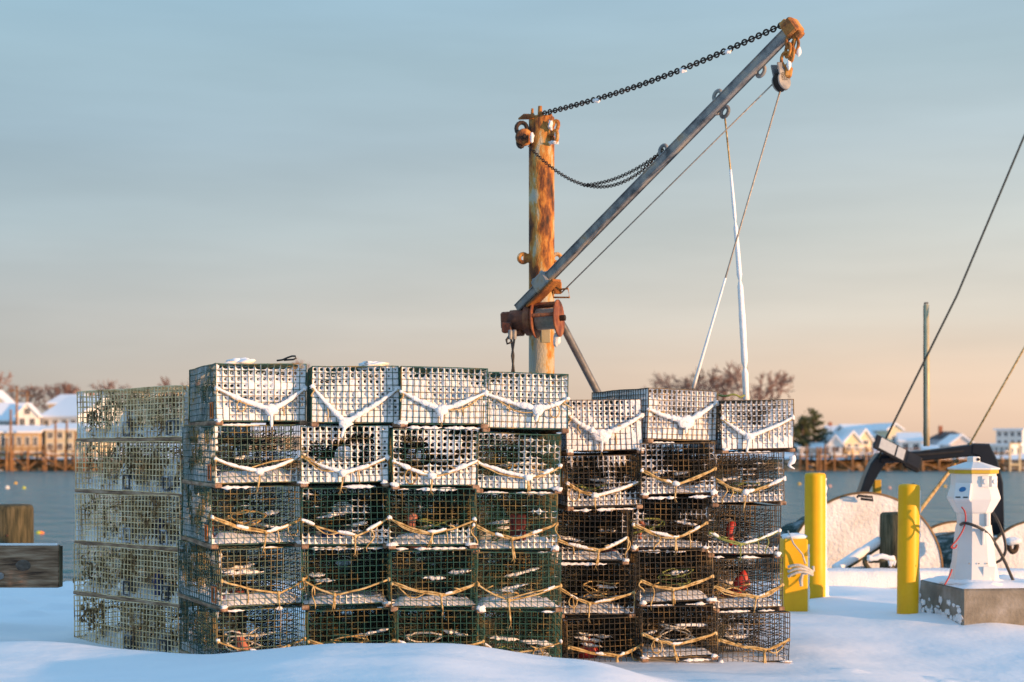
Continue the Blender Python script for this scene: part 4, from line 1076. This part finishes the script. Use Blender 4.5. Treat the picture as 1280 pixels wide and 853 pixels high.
for x in (1222.5, 1233.5):
    e = MB(); q = P(x, 606.5, 11.38) - pc; q.y = -27*k - (.004 if x < 1230 else -.03)
    ry = Matrix.Translation((q.x, -25.5*k if x < 1226 else -23.8*k, (733-606.5)*k)) @ Matrix.Rotation(0 if x < 1226 else R(24), 4, 'Z')
    e.cbox((-4.6*k, -.016, -6.8*k), (4.6*k, .012, 6.8*k), .004, ry)
    e.lathe([(3.3*k, 0), (3.3*k, .008), (2.6*k, .010), (.001, .010)], 16, ry @ Matrix.Translation((0, -.016, 0)) @ Matrix.Rotation(R(90), 4, 'X'))
    e.build('socket_cover', M['white_paint'], ped)
mb_ = Matrix.Translation(((1197-1217)*k, -22.5*k, (733-620)*k)) @ Matrix.Rotation(R(-32), 4, 'Z') @ Matrix.Rotation(R(-22), 4, 'X')
e = MB(); e.cbox((-10*k, -5*k, -11*k), (10*k, 9*k, 11*k), .006, mb_); box = e.build('meter_box', M['white_paint'], ped)
e = MB(); e.lathe([(.001,0),(3.2*k,0),(3.2*k,.002),(.001,.002)], 16, mb_ @ Matrix.Translation((0, -5*k-.0005, 2*k)) @ Matrix.Rotation(R(90), 4, 'X') @ Matrix.Scale(1.35, 4, (1,.35,0))); e.build('sticker', M['sticker'], box)
e = MB()
for x in (-4.5, 4.5): e.box((x*k-3*k, -5*k-.003, -9*k), (x*k+3*k, -5*k+.002, -7.6*k), mb_)
e.build('slot', M['black_plastic'], box)
for (x, z0, z1, w) in ((1222, 736-706, 736-680, .2),):
    pass
e = MB(); e.cbox((-7.5*k, -.006, -9.5*k), (7.5*k, .006, 9.5*k), .003, Matrix.Translation(((1227-1217)*k, -26.8*k, 12.5*k)) @ Matrix.Rotation(R(8), 4, 'X')); e.build('access_plate', M['white_paint'], ped)
e = MB(); e.cbox((-2*k, -.03, -8*k), (2*k, .01, 8*k), .004, Matrix.Translation((10*k, -18.5*k, 79*k))); e.cbox((-1.5*k,-.02,-10*k), (1.5*k,.01,10*k), .004, Matrix.Translation((4*k, -21.5*k, 58*k)) @ Matrix.Rotation(R(6), 4, 'X')); e.build('conduit', M['white_paint'], ped)
e = MB()
for (x, y, z) in ((-16,-27,4),(-12,-27.5,4),(6,-27.8,4),(15,-27,4),(-14,-25.6,25.5),(-2,-25.8,25.5),(8,-25.4,25.5)):
    e.lathe([(.001,0),(.006,0),(.006,.004),(.001,.005)], 8, Matrix.Translation((x*k, y*k, z*k)) @ Matrix.Rotation(R(90), 4, 'X'))
e.build('rivet', M['galv'], ped)
e = MB(); e.blob((0,-.05,0), .26,.24,.045, 4,.3,16,7); e.build('snow_drift', M['snow'], ped, True)
def pl(l, Y): return [P(x, y, Y + (q[0] if q else 0)) for x, y, *q in l]
def spline(pts, n=6):
    out = []
    for i in range(len(pts)-1):
        p0, p1, p2, p3 = pts[max(i-1,0)], pts[i], pts[i+1], pts[min(i+2, len(pts)-1)]
        for j in range(n):
            t = j/n; out.append(.5*((2*p1) + (p2-p0)*t + (2*p0-5*p1+4*p2-p3)*t*t + (3*p1-p0-3*p2+p3)*t**3))
    return out + [pts[-1]]
line('power_cable', spline(pl([(1203,655,.0),(1201,656,-.05),(1206,654,-.16),(1216,656.5,-.19),(1226,661,-.18),(1234,667,-.1),(1243,678,-.05),(1252,694,-.03),(1260,711,0),(1267,727,.03),(1272,736,.06)], 11.38)), .0125, M['rubber'], 'thick black cable round the pedestal waist running down to the ground', 'cable', 8)
line('power_cable', spline(pl([(1236,637,.05),(1242,642,-.0),(1249,655,-.02),(1255,672,-.02),(1257,688,-.02),(1252,699,-.02),(1246,703,-.02),(1240,706,.02)], 11.38)), .0115, M['rubber'], 'black cable looping from the pedestal head to its foot', 'cable', 8)
line('red_cord', spline(pl([(1202,634,-.17),(1206,640,-.19),(1207,650,-.17),(1204,662,-.16),(1197,674,-.17),(1189,684,-.18),(1194,685,-.18),(1196,681,-.18)], 11.38)), .0065, M['redwire'], 'thin red cord hanging out of the pedestal meter box', 'cord', 6)
line('red_cord', spline(pl([(1190,712,-.2),(1186,722,-.22),(1181,731,-.25)], 11.38)), .0065, M['redwire'], 'short red cord lying down at the pedestal foot', 'cord', 6)

# ---------------------------------------------------------------- wooden fence
t = empty('plank_rail', P(0, 740, 9.6), 0, 'dark weathered plank rail with a big knot and bolt', 'rail')
k = 9.6/F; pz = P(0, 740, 9.6)
def lp(px, py): q = P(px, py, 9.6) - pz; return q
a, c = lp(-160, 735), lp(73.5, 682.5)
b = MB(); b.cbox((a.x, 0, a.z), (c.x, .06, c.z), .006); pk = b.build('plank', M['plank'], t)
b = MB(); b.box((c.x+.0015, .004, a.z+.004), (c.x+.009, .056, c.z-.004)); b.build('end_grain', M['pile'], t)
M['knot'] = mat('plank_knot', [(.3, (.03,.02,.015)), (.55, (.12,.09,.07)), (.75, (.2,.17,.15))], 14, .85, bump=.6, stretch=(1,1,2.2))
b = MB(); q = lp(29, 707); b.lathe([(.001,-.006),(.028,-.006),(.036,-.003),(.044,0)], 18, Matrix.Translation((q.x, .002, q.z)) @ Matrix.Rotation(R(90), 4, 'X') @ Matrix.Scale(-1, 4, (0,0,1)) @ Matrix.Scale(1.35, 4, (1,0,0)))
b.build('knot', M['knot'], pk, True)
b = MB(); q = lp(1, 720); b.lathe([(.024, 0), (.024, .007), (.017, .012), (.001, .013)], 16, Matrix.Translation((q.x, -.0005, q.z)) @ Matrix.Rotation(R(90), 4, 'X')); b.build('bolt', M['galv'], t)
b = MB(); b.box((a.x+.005, .004, c.z+.002), (c.x-.01, .056, c.z+.014)); b.build('frost', M['snow_wire'], t)
for x in (-120,):
    q = lp(x, 700); b = MB(); b.cbox((q.x-.09, .065, -.6), (q.x+.09, .25, c.z), .01); b.build('post', M['pile'], t)
b = MB(); cc = P(13, 631, 15.2); r = 28*15.2/F
pr = [(r*1.04, -3.6), (r, -.6), (r*.99, -.05), (r*.95, -.015), (r*.85, 0), (.001, .006)]
b.lathe(pr, 28)
t2 = empty('wooden_pile', cc, 0, 'thick round weathered wooden pile standing beyond the plank rail', 'pile')
b.build('pile', M['pile_green'], t2, True)
b = MB(); b.lathe([(.001,.0),(.012,0),(.012,.01),(.001,.012)], 8, Matrix.Translation(((19-13)*15.2/F, -r*.985, -.32)) @ Matrix.Rotation(R(90), 4, 'X')); b.build('nail', M['rust_dark'], t2)

# ---------------------------------------------------------------- wharf edge and the boat gear beyond it
def frosted(lo, hi, seed, n=90):
    b = MB(); prof_ = [(0, 0), (0, .55), (0, .93), (.12, 1.02), (.5, 1.10), (.88, 1.02), (1, .9), (1, 0)]
    rings = []
    for i in range(n+1):
        x = lo[0] + (hi[0]-lo[0])*i/n
        rings.append([(x, lo[1] + (hi[1]-lo[1])*u + .012*nz(x*9, v*4, seed) + .008*nz(x*31, v*9, seed), lo[2] + (hi[2]-lo[2])*(v + .06*nz(x*5, u*2, seed+1)*(v > .5))) for u, v in prof_])
    b.quadstrip(rings, False, False); return b
a, c = P(1031, 735, 14.0), P(1420, 716, 14.0)
t = empty('timber_kerb', (0,0,0), 0, 'frost-covered timber kerb along the wharf edge by the posts', 'kerb')
b = MB(); b.cbox((a.x, 14.03, a.z-.12), (c.x, 14.28, c.z-.01), .02); b.build('beam', M['pile'], t)
frosted((a.x-.05, 14.0, a.z+.0), (c.x, 14.30, c.z+.015), 4).build('frost', M['snow_wire'], t, True)
# dock pile and plank
b = MB(); c = P(1121, 641, 14.45); r = 21*14.45/F; b.lathe([(r, -1.5), (r, -.2), (r*.97, -.02), (r*.85, 0), (.001, .01)], 26)
tag(b.build('dock_pile', M['pile'], None, True, c), 'round dark wooden dock pile half hidden by the nearer yellow post', 'pile')
t = empty('snowy_plank', (0,0,0), 0, 'slanting snow-covered plank leaning beside the dock pile', 'plank')
p, q = P(1043, 716, 14.4), P(1100, 680, 14.5); b = MB(); b.tube([p, q], .05, 4); b.build('plank', M['pile'], t)
b = MB(); b.tube([p.lerp(q, i/14) + Vector((0, -.01, .035)) for i in range(15)], [.05 + .01*nz(i*.6, 3) for i in range(15)], 8); b.build('snow', M['snow'], t, True)
b = MB(); b.tube(spline(pl([(1084,697,0),(1081,703,0),(1086,711,0),(1092,715,0)], 14.2)), .025, 8); b.tube(pl([(1086,700,0),(1110,699,0),(1119,700,0)], 14.2), [.035,.04,.035], 8); b.tube(pl([(1113,700,0),(1114,712,0),(1112,718,0)], 14.2), .032, 8)
cl = b.build('mooring_cleat', M['pile'], None, True); tag(cl, 'bent snowy mooring hook on the kerb by the dock pile', 'cleat')
b = MB(); b.tube([P(1084 + 34*i/9, 697 + 1.5*math.sin(i), 14.18) for i in range(10)], [.03+.012*nz(i*.8, 1) for i in range(10)], 8)
for i in range(4): b.tube([P(1112+2*i, 701, 14.15), P(1112+2*i, 708+5*nz(i*1.3,2), 14.15)], [.02,.006], 6)
s_ = b.build('snow', M['snow_wire'], cl, True)

M['flange'] = mat('frosted_reel_plate', [(.36, (.70,.67,.62)), (.5, (.80,.78,.76)), (.62, (.88,.88,.88))], 2.5, .8, bump=.8, bscale=24, detail=8, dist=.022)
M['trawl'] = mat('wound_trawl_net', [(.3, (.015,.035,.03)), (.5, (.05,.09,.08)), (.6, (.30,.33,.33)), (.72, (.86,.87,.88))], 5, .9, bump=1.0, bscale=18, stretch=(1,1,2.6), detail=9, dist=.06)
def reel(label, px, py, Y, rpx, axis, Ln, rn, near=True, far=True, far_r=1.0, rim='rimbrown'):
    c = P(px, py, Y); r = rpx*Y/F; ax_ = Vector(axis).normalized()
    t = empty('net_reel', c, 0, label, 'net reel', 'net reels on the boat')
    q = ax_.to_track_quat('Z', 'Y').to_matrix().to_4x4()
    if near:
        b = MB(); b.lathe([(.001,-.02),(r*.3,-.021),(r*.7,-.02),(r*.985,-.02),(r*.985,.02),(.001,.02)], 72, q); f = b.build('flange', M['flange'], t)
        b = MB(); b.lathe([(r*.987,-.028),(r*1.012,-.024),(r*1.012,.024),(r*.987,.028)], 72, q, caps=False); b.build('rim', M[rim], f, True)
    if far:
        b = MB(); b.lathe([(.001,-.02),(r*far_r,-.02),(r*far_r,.02),(.001,.02)], 64, q @ Matrix.Translation((0,0,Ln))); f = b.build('flange', M['flange'], t)
        b = MB(); b.lathe([(r*.985*far_r,-.03),(r*1.02*far_r,-.03),(r*1.02*far_r,.03),(r*.985*far_r,.03)], 64, q @ Matrix.Translation((0,0,Ln)), caps=False); b.build('rim', M['rimbrown'], f, True)
    b = MB(); rings = []
    for i in range(15):
        z = .03 + (Ln-.06)*i/14; ring = []
        for k in range(56):
            a = 2*math.pi*k/56; rr = r*rn*(1 + .05*nz(math.cos(a)*3, math.sin(a)*3, z*4) + .03*nz(k*.9, i*.8, 2)); ring.append(tuple(q @ Vector((rr*math.cos(a), rr*math.sin(a), z))))
        rings.append(ring)
    b.quadstrip(rings, True, True); b.build('wound_net', M['trawl'], t, True)
    b = MB(); b.lathe([(.001, -.16), (.06, -.16), (.06, Ln+.16), (.001, Ln+.16)], 14, q); b.build('axle', M['galv'], t, True)
    return t
ra = reel('large frost-covered net reel plate with a slot near its top', 1081, 714, 15.4, 98, (-.05, .99, 0), 1.5, .70, far=False)
e = MB(); c = P(1081, 622, 15.3) - P(1081, 714, 15.4)
e.tube([c + Vector((-.09,-.02,.0)), c + Vector((-.075,-.03,.02)), c + Vector((.075,-.03,.005)), c + Vector((.085,-.02,-.03)), c + Vector((-.05,-.025,-.015))], .014, 7); e.build('hand_slot', M['black_plastic'], ra, True)
reel('smaller net reel wound with dark net between frosted plate and pedestal', 1197, 738, 17.2, 86, (.15, -.98, 0), 1.1, .86, near=True, far=False)
reel('pale net reel plate rising behind the pedestal at the edge', 1296, 726, 16.2, 75, (-.1, .97, 0), 1.0, .6, far=False)
# boat hull that carries the reels
t = empty('fishing_boat', (4.4, 15.0, -2.0), 0, 'dark boat with snow-covered deck moored below the wharf edge', 'boat')
b = MB()
st = []
for i in range(25):
    u = i/24; x = -1.9 + 9.5*u; wv = 3.3*(1-.0*u) * (1 if u > .1 else (.55 + 4.5*u)); 
    st.append([(x, 0.15 + (3.3-wv)/2, 1.28), (x, .35 + (3.3-wv)/2, -.3), (x, 2.9 - (3.3-wv)/2, -.3), (x, 3.45 - (3.3-wv)/2, 1.28)])
b.quadstrip(st, True, True); b.build('hull', M['hull'], t)
b = MB(); rings = []
for i in range(25):
    u = i/24; x = -1.88 + 9.45*u
    rings.append([(x, .2 + 3.1*j/9, 1.285 + .10*math.sin(math.pi*j/9) + .08*nz(x*1.3, j*.6, 6)) for j in range(10)])
b.quadstrip(rings, False, False); b.build('deck_snow', M['snow'], t, True)
b = MB(); e = P(992, 655, 16.2) - Vector(t.location)
rings = []
for (px, dz) in ((948, .0), (965, .28), (985, .40), (1003, .44), (1030, .36), (1060, .1)):
    x = P(px, 650, 16.4).x - t.location.x; zb = P(px, 655, 16.4).z - t.location.z - .55
    rings.append([(x, 1.2 + .5*j/6*1.0, zb + (dz+.15)*math.sin(math.pi*j/6)) for j in range(7)])
b.quadstrip(rings, False, False); b.build('net_pile', M['trawl'], t, True)

b = MB(); mp_ = P(1452, 560, 16.5) - Vector(t.location); b.tube([(mp_.x, mp_.y, 1.0), (mp_.x, mp_.y, P(1452, -230, 16.5).z - t.location.z)], [.09, .06], 12); b.build('mast', M['pole_alu'], t, True)
# black arch with pole and floodlight
GY = 16.6
t = empty('boat_arch', P(1150, 640, GY), 0, 'black metal arch over the boat with a floodlight and pole', 'arch')
o = Vector(t.location)
def seg(pts, w, dp, name, m, par):
    b = MB(); rings = []
    pts = [Vector(p) for p in pts]
    for i, p in enumerate(pts):
        d_ = (pts[min(i+1, len(pts)-1)] - pts[max(i-1, 0)]).normalized(); n_ = Vector((-d_.z, 0, d_.x))
        ww = w[i] if isinstance(w, (list, tuple)) else w
        rings.append([tuple(p + n_*ww*.5*sx + Vector((0, dp*.5*sy, 0))) for sx, sy in ((-1,-.8),(-.8,-1),(.8,-1),(1,-.8),(1,.8),(.8,1),(-.8,1),(-1,.8))])
    b.quadstrip(rings, True, True); return b.build(name, m, par)
g = lambda x, y, dy=0: P(x, y, GY+dy) - o
kk = GY/F
seg([g(1098,573), g(1150,570), g(1213,563)], [13*kk, 12.5*kk, 15*kk], .22, 'crossbeam', M['black_paint'], t)
seg([g(1102,571), g(1093,583), g(1085,599), g(1078,616), g(1072,745)], [15*kk,15*kk,13*kk,11*kk,11*kk], .2, 'leg', M['black_paint'], t)
seg([g(1212,561), g(1226,563), g(1233,580), g(1240,605), g(1243,640), g(1245,745)], [14*kk,22*kk,23*kk,21*kk,17*kk,16*kk], .24, 'leg', M['black_paint'], t)
seg([g(1112,571,-.16), g(1160,568,-.16), g(1204,564,-.16)], 3.2*kk, .05, 'handrail', M['black_plastic'], t)
seg([g(1096,618,.1), g(1096,600,.1)], 9*kk, .1, 'yellow_stub', M['trim_yellow'], t)
pm = MB(); pm.tube([g(1158.5,558), g(1158.8,480), g(1158,381)], [3.6*kk,3.3*kk,3.1*kk], 12); po = pm.build('pole', M['pole_alu'], t, True)
pm = MB(); pm.tube([g(1154.9+.4*nz(i*.7,1),558-176*i/20,.0) for i in range(21)], .007, 6); pm.tube([g(1156,383,0),g(1156,379,0),g(1160,379,0)], .012, 6); pm.build('wire', M['rubber'], po, True)
# floodlight
A_, B_ = g(1097, 552, -.5), g(1147, 578, -.5)
dd = (B_-A_).normalized(); up = Vector((.10, -.75, .62)).normalized(); up = (up - dd*up.dot(dd)).normalized(); sd_ = dd.cross(up)
Mf = Matrix((( *dd, 0), (*sd_, 0), (*up, 0), (0,0,0,1))).transposed(); Mf = Matrix.Translation((A_+B_)/2) @ Mf
ln = (B_-A_).length
b = MB(); b.cbox((-ln/2-.03, -.11, -.03), (ln/2+.05, .11, .0), .012, Mf); b.cbox((ln/2-.16, -.12, -.07), (ln/2+.06, .12, .008), .03, Mf); fl = b.build('floodlight', M['black_plastic'], t)
for x0, x1 in ((-ln/2+.03, -.03), (-.01, ln/2-.17)):
    b = MB(); b.cbox((x0, -.085, .001), (x1, .085, .006), .002, Mf); b.build('led_panel', M['lens'], fl)
# mooring lines
line('mooring_rope', [P(1452, -200, 16.5), P(1280, 171, 16.45), P(1196, 370, 16.45), P(1108, 547, 16.4), P(1098, 573, 16.45)], .0125, M['rope_dark'], 'dark rope slanting down the sky to the black arch', 'rope')
line('mooring_rope', [P(1452, 150, 16.5), P(1280, 436, 16.45), P(1212, 556, 16.45)], .0125, M['rope'], 'tan rope slanting down to the arch corner', 'rope')
line('mooring_rope', [P(1197, 576, 16.7), P(1150, 638, 15.9), P(1120, 676, 15.3)], [.02,.024,.02], M['rope'], 'thick tan rope from under the arch down behind the nearer yellow post', 'rope')
b = MB(); b.torus(P(1266, 683, 14.9), (1,.3,0), (0,0,1), .045, .06, .028, 16, 8)
rg = b.build('mooring_ring', M['rust_dark'], None, True); tag(rg, 'dark snow-capped ring fitting beyond the black cables', 'ring')
b = MB(); b.blob(P(1266, 677, 14.88), .09, .07, .04, 3, .5); b.build('snow', M['snow_wire'], rg, True)
# ---------------------------------------------------------------- sky, sun, camera
EL, AZ = R(5.0), R(60)
Sd = Vector((math.sin(AZ)*math.cos(EL), -math.cos(AZ)*math.cos(EL), math.sin(EL)))
w = bpy.data.worlds.new('World'); S.world = w; w.use_nodes = True
N = w.node_tree.nodes; L = w.node_tree.links; bg = N['Background']; bg.inputs['Strength'].default_value = .1
sky = N.new('ShaderNodeTexSky'); sky.sky_type = 'NISHITA'; sky.sun_disc = False
sky.sun_elevation = EL; sky.sun_rotation = math.atan2(Sd.x, Sd.y); sky.air_density = 1.0; sky.dust_density = .6; sky.ozone_density = 2.0
tc = N.new('ShaderNodeTexCoord'); sx = N.new('ShaderNodeSeparateXYZ'); L.new(tc.outputs['Generated'], sx.inputs[0])
def lin(c): return tuple(((v/255+.055)/1.055)**2.4 if v > 10 else v/255/12.92 for v in c)
def ramp(stops):
    r = N.new('ShaderNodeValToRGB'); e = r.color_ramp.elements
    while len(e) < len(stops): e.new(.5)
    for q, (p, c) in zip(e, stops): q.position = p; q.color = (*lin(c), 1)
    L.new(sx.outputs['Z'], r.inputs['Fac']); return r
# thin high haze over the clear sky: colour by height, one ramp towards the left of the view, one towards the right
left = ramp([(0, (176,160,150)), (.035, (181,171,163)), (.065, (184,181,177)), (.09, (186,186,184)), (.15, (172,187,193)), (.21, (160,183,196)), (.26, (162,190,204)), (.32, (150,186,206)), (.6, (122,164,198)), (1, (112,156,198))])
right = ramp([(0, (228,194,170)), (.03, (241,209,183)), (.055, (236,210,187)), (.09, (221,211,197)), (.15, (205,208,203)), (.21, (188,202,207)), (.26, (176,198,207)), (.32, (162,190,207)), (.6, (122,164,198)), (1, (112,156,198))])
mr = N.new('ShaderNodeMapRange'); mr.inputs[1].default_value = -.34; mr.inputs[2].default_value = .26; L.new(sx.outputs['X'], mr.inputs[0])
mx = N.new('ShaderNodeMix'); mx.data_type = 'RGBA'; L.new(mr.outputs[0], mx.inputs[0]); L.new(left.outputs[0], mx.inputs[6]); L.new(right.outputs[0], mx.inputs[7])
# soft streaks of cloud
mp = N.new('ShaderNodeMapping'); mp.inputs['Scale'].default_value = (1.0, 1.0, 7.0); mp.inputs['Rotation'].default_value = (0, R(-5), 0); L.new(tc.outputs['Generated'], mp.inputs[0])
no = N.new('ShaderNodeTexNoise'); no.inputs['Scale'].default_value = 2.6; no.inputs['Detail'].default_value = 5; no.inputs['Roughness'].default_value = .5; L.new(mp.outputs[0], no.inputs[0])
m2 = N.new('ShaderNodeMapRange'); m2.inputs[1].default_value = .3; m2.inputs[2].default_value = .7; m2.inputs[3].default_value = .90; m2.inputs[4].default_value = 1.07; L.new(no.outputs[0], m2.inputs[0])
vm = N.new('ShaderNodeVectorMath'); vm.operation = 'SCALE'; L.new(mx.outputs[2], vm.inputs[0]); L.new(m2.outputs[0], vm.inputs['Scale'])
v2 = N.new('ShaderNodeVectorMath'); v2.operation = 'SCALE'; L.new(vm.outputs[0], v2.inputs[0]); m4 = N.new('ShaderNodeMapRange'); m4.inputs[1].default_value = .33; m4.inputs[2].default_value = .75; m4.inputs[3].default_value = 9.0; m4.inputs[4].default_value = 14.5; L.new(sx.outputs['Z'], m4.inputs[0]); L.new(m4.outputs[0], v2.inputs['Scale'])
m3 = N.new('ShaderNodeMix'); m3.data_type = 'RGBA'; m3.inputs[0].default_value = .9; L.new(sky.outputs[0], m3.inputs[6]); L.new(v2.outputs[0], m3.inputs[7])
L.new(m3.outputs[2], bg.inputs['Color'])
sl = bpy.data.lights.new('sun', 'SUN'); sl.energy = 5.0; sl.angle = R(.5); sl.color = (1, .55, .26)
so = bpy.data.objects.new('sun', sl); C.objects.link(so); so.rotation_euler = Sd.to_track_quat('Z', 'Y').to_euler(); so.location = (20, -12, 8)
cd = bpy.data.cameras.new('camera'); cam = bpy.data.objects.new('camera', cd); C.objects.link(cam)
cam.location = (0, 0, ZC); cam.rotation_euler = (R(90), 0, 0)
cd.sensor_width = 36; cd.lens = F/1280*36; cd.shift_y = (CY-426.5)/1280; cd.clip_end = 20000; cd.clip_start = .05
cd.dof.use_dof = True; cd.dof.focus_distance = 8.5; cd.dof.aperture_fstop = 2.3
S.camera = cam
S.view_settings.view_transform = 'Standard'; S.view_settings.look = 'None'; S.view_settings.exposure = .33; S.view_settings.gamma = 1
S.render.engine = 'CYCLES'
try:
    S.cycles.use_denoising = True
    S.cycles.max_bounces = 6; S.cycles.diffuse_bounces = 3; S.cycles.glossy_bounces = 3; S.cycles.transparent_max_bounces = 8; S.cycles.sample_clamp_indirect = 4
except Exception: pass
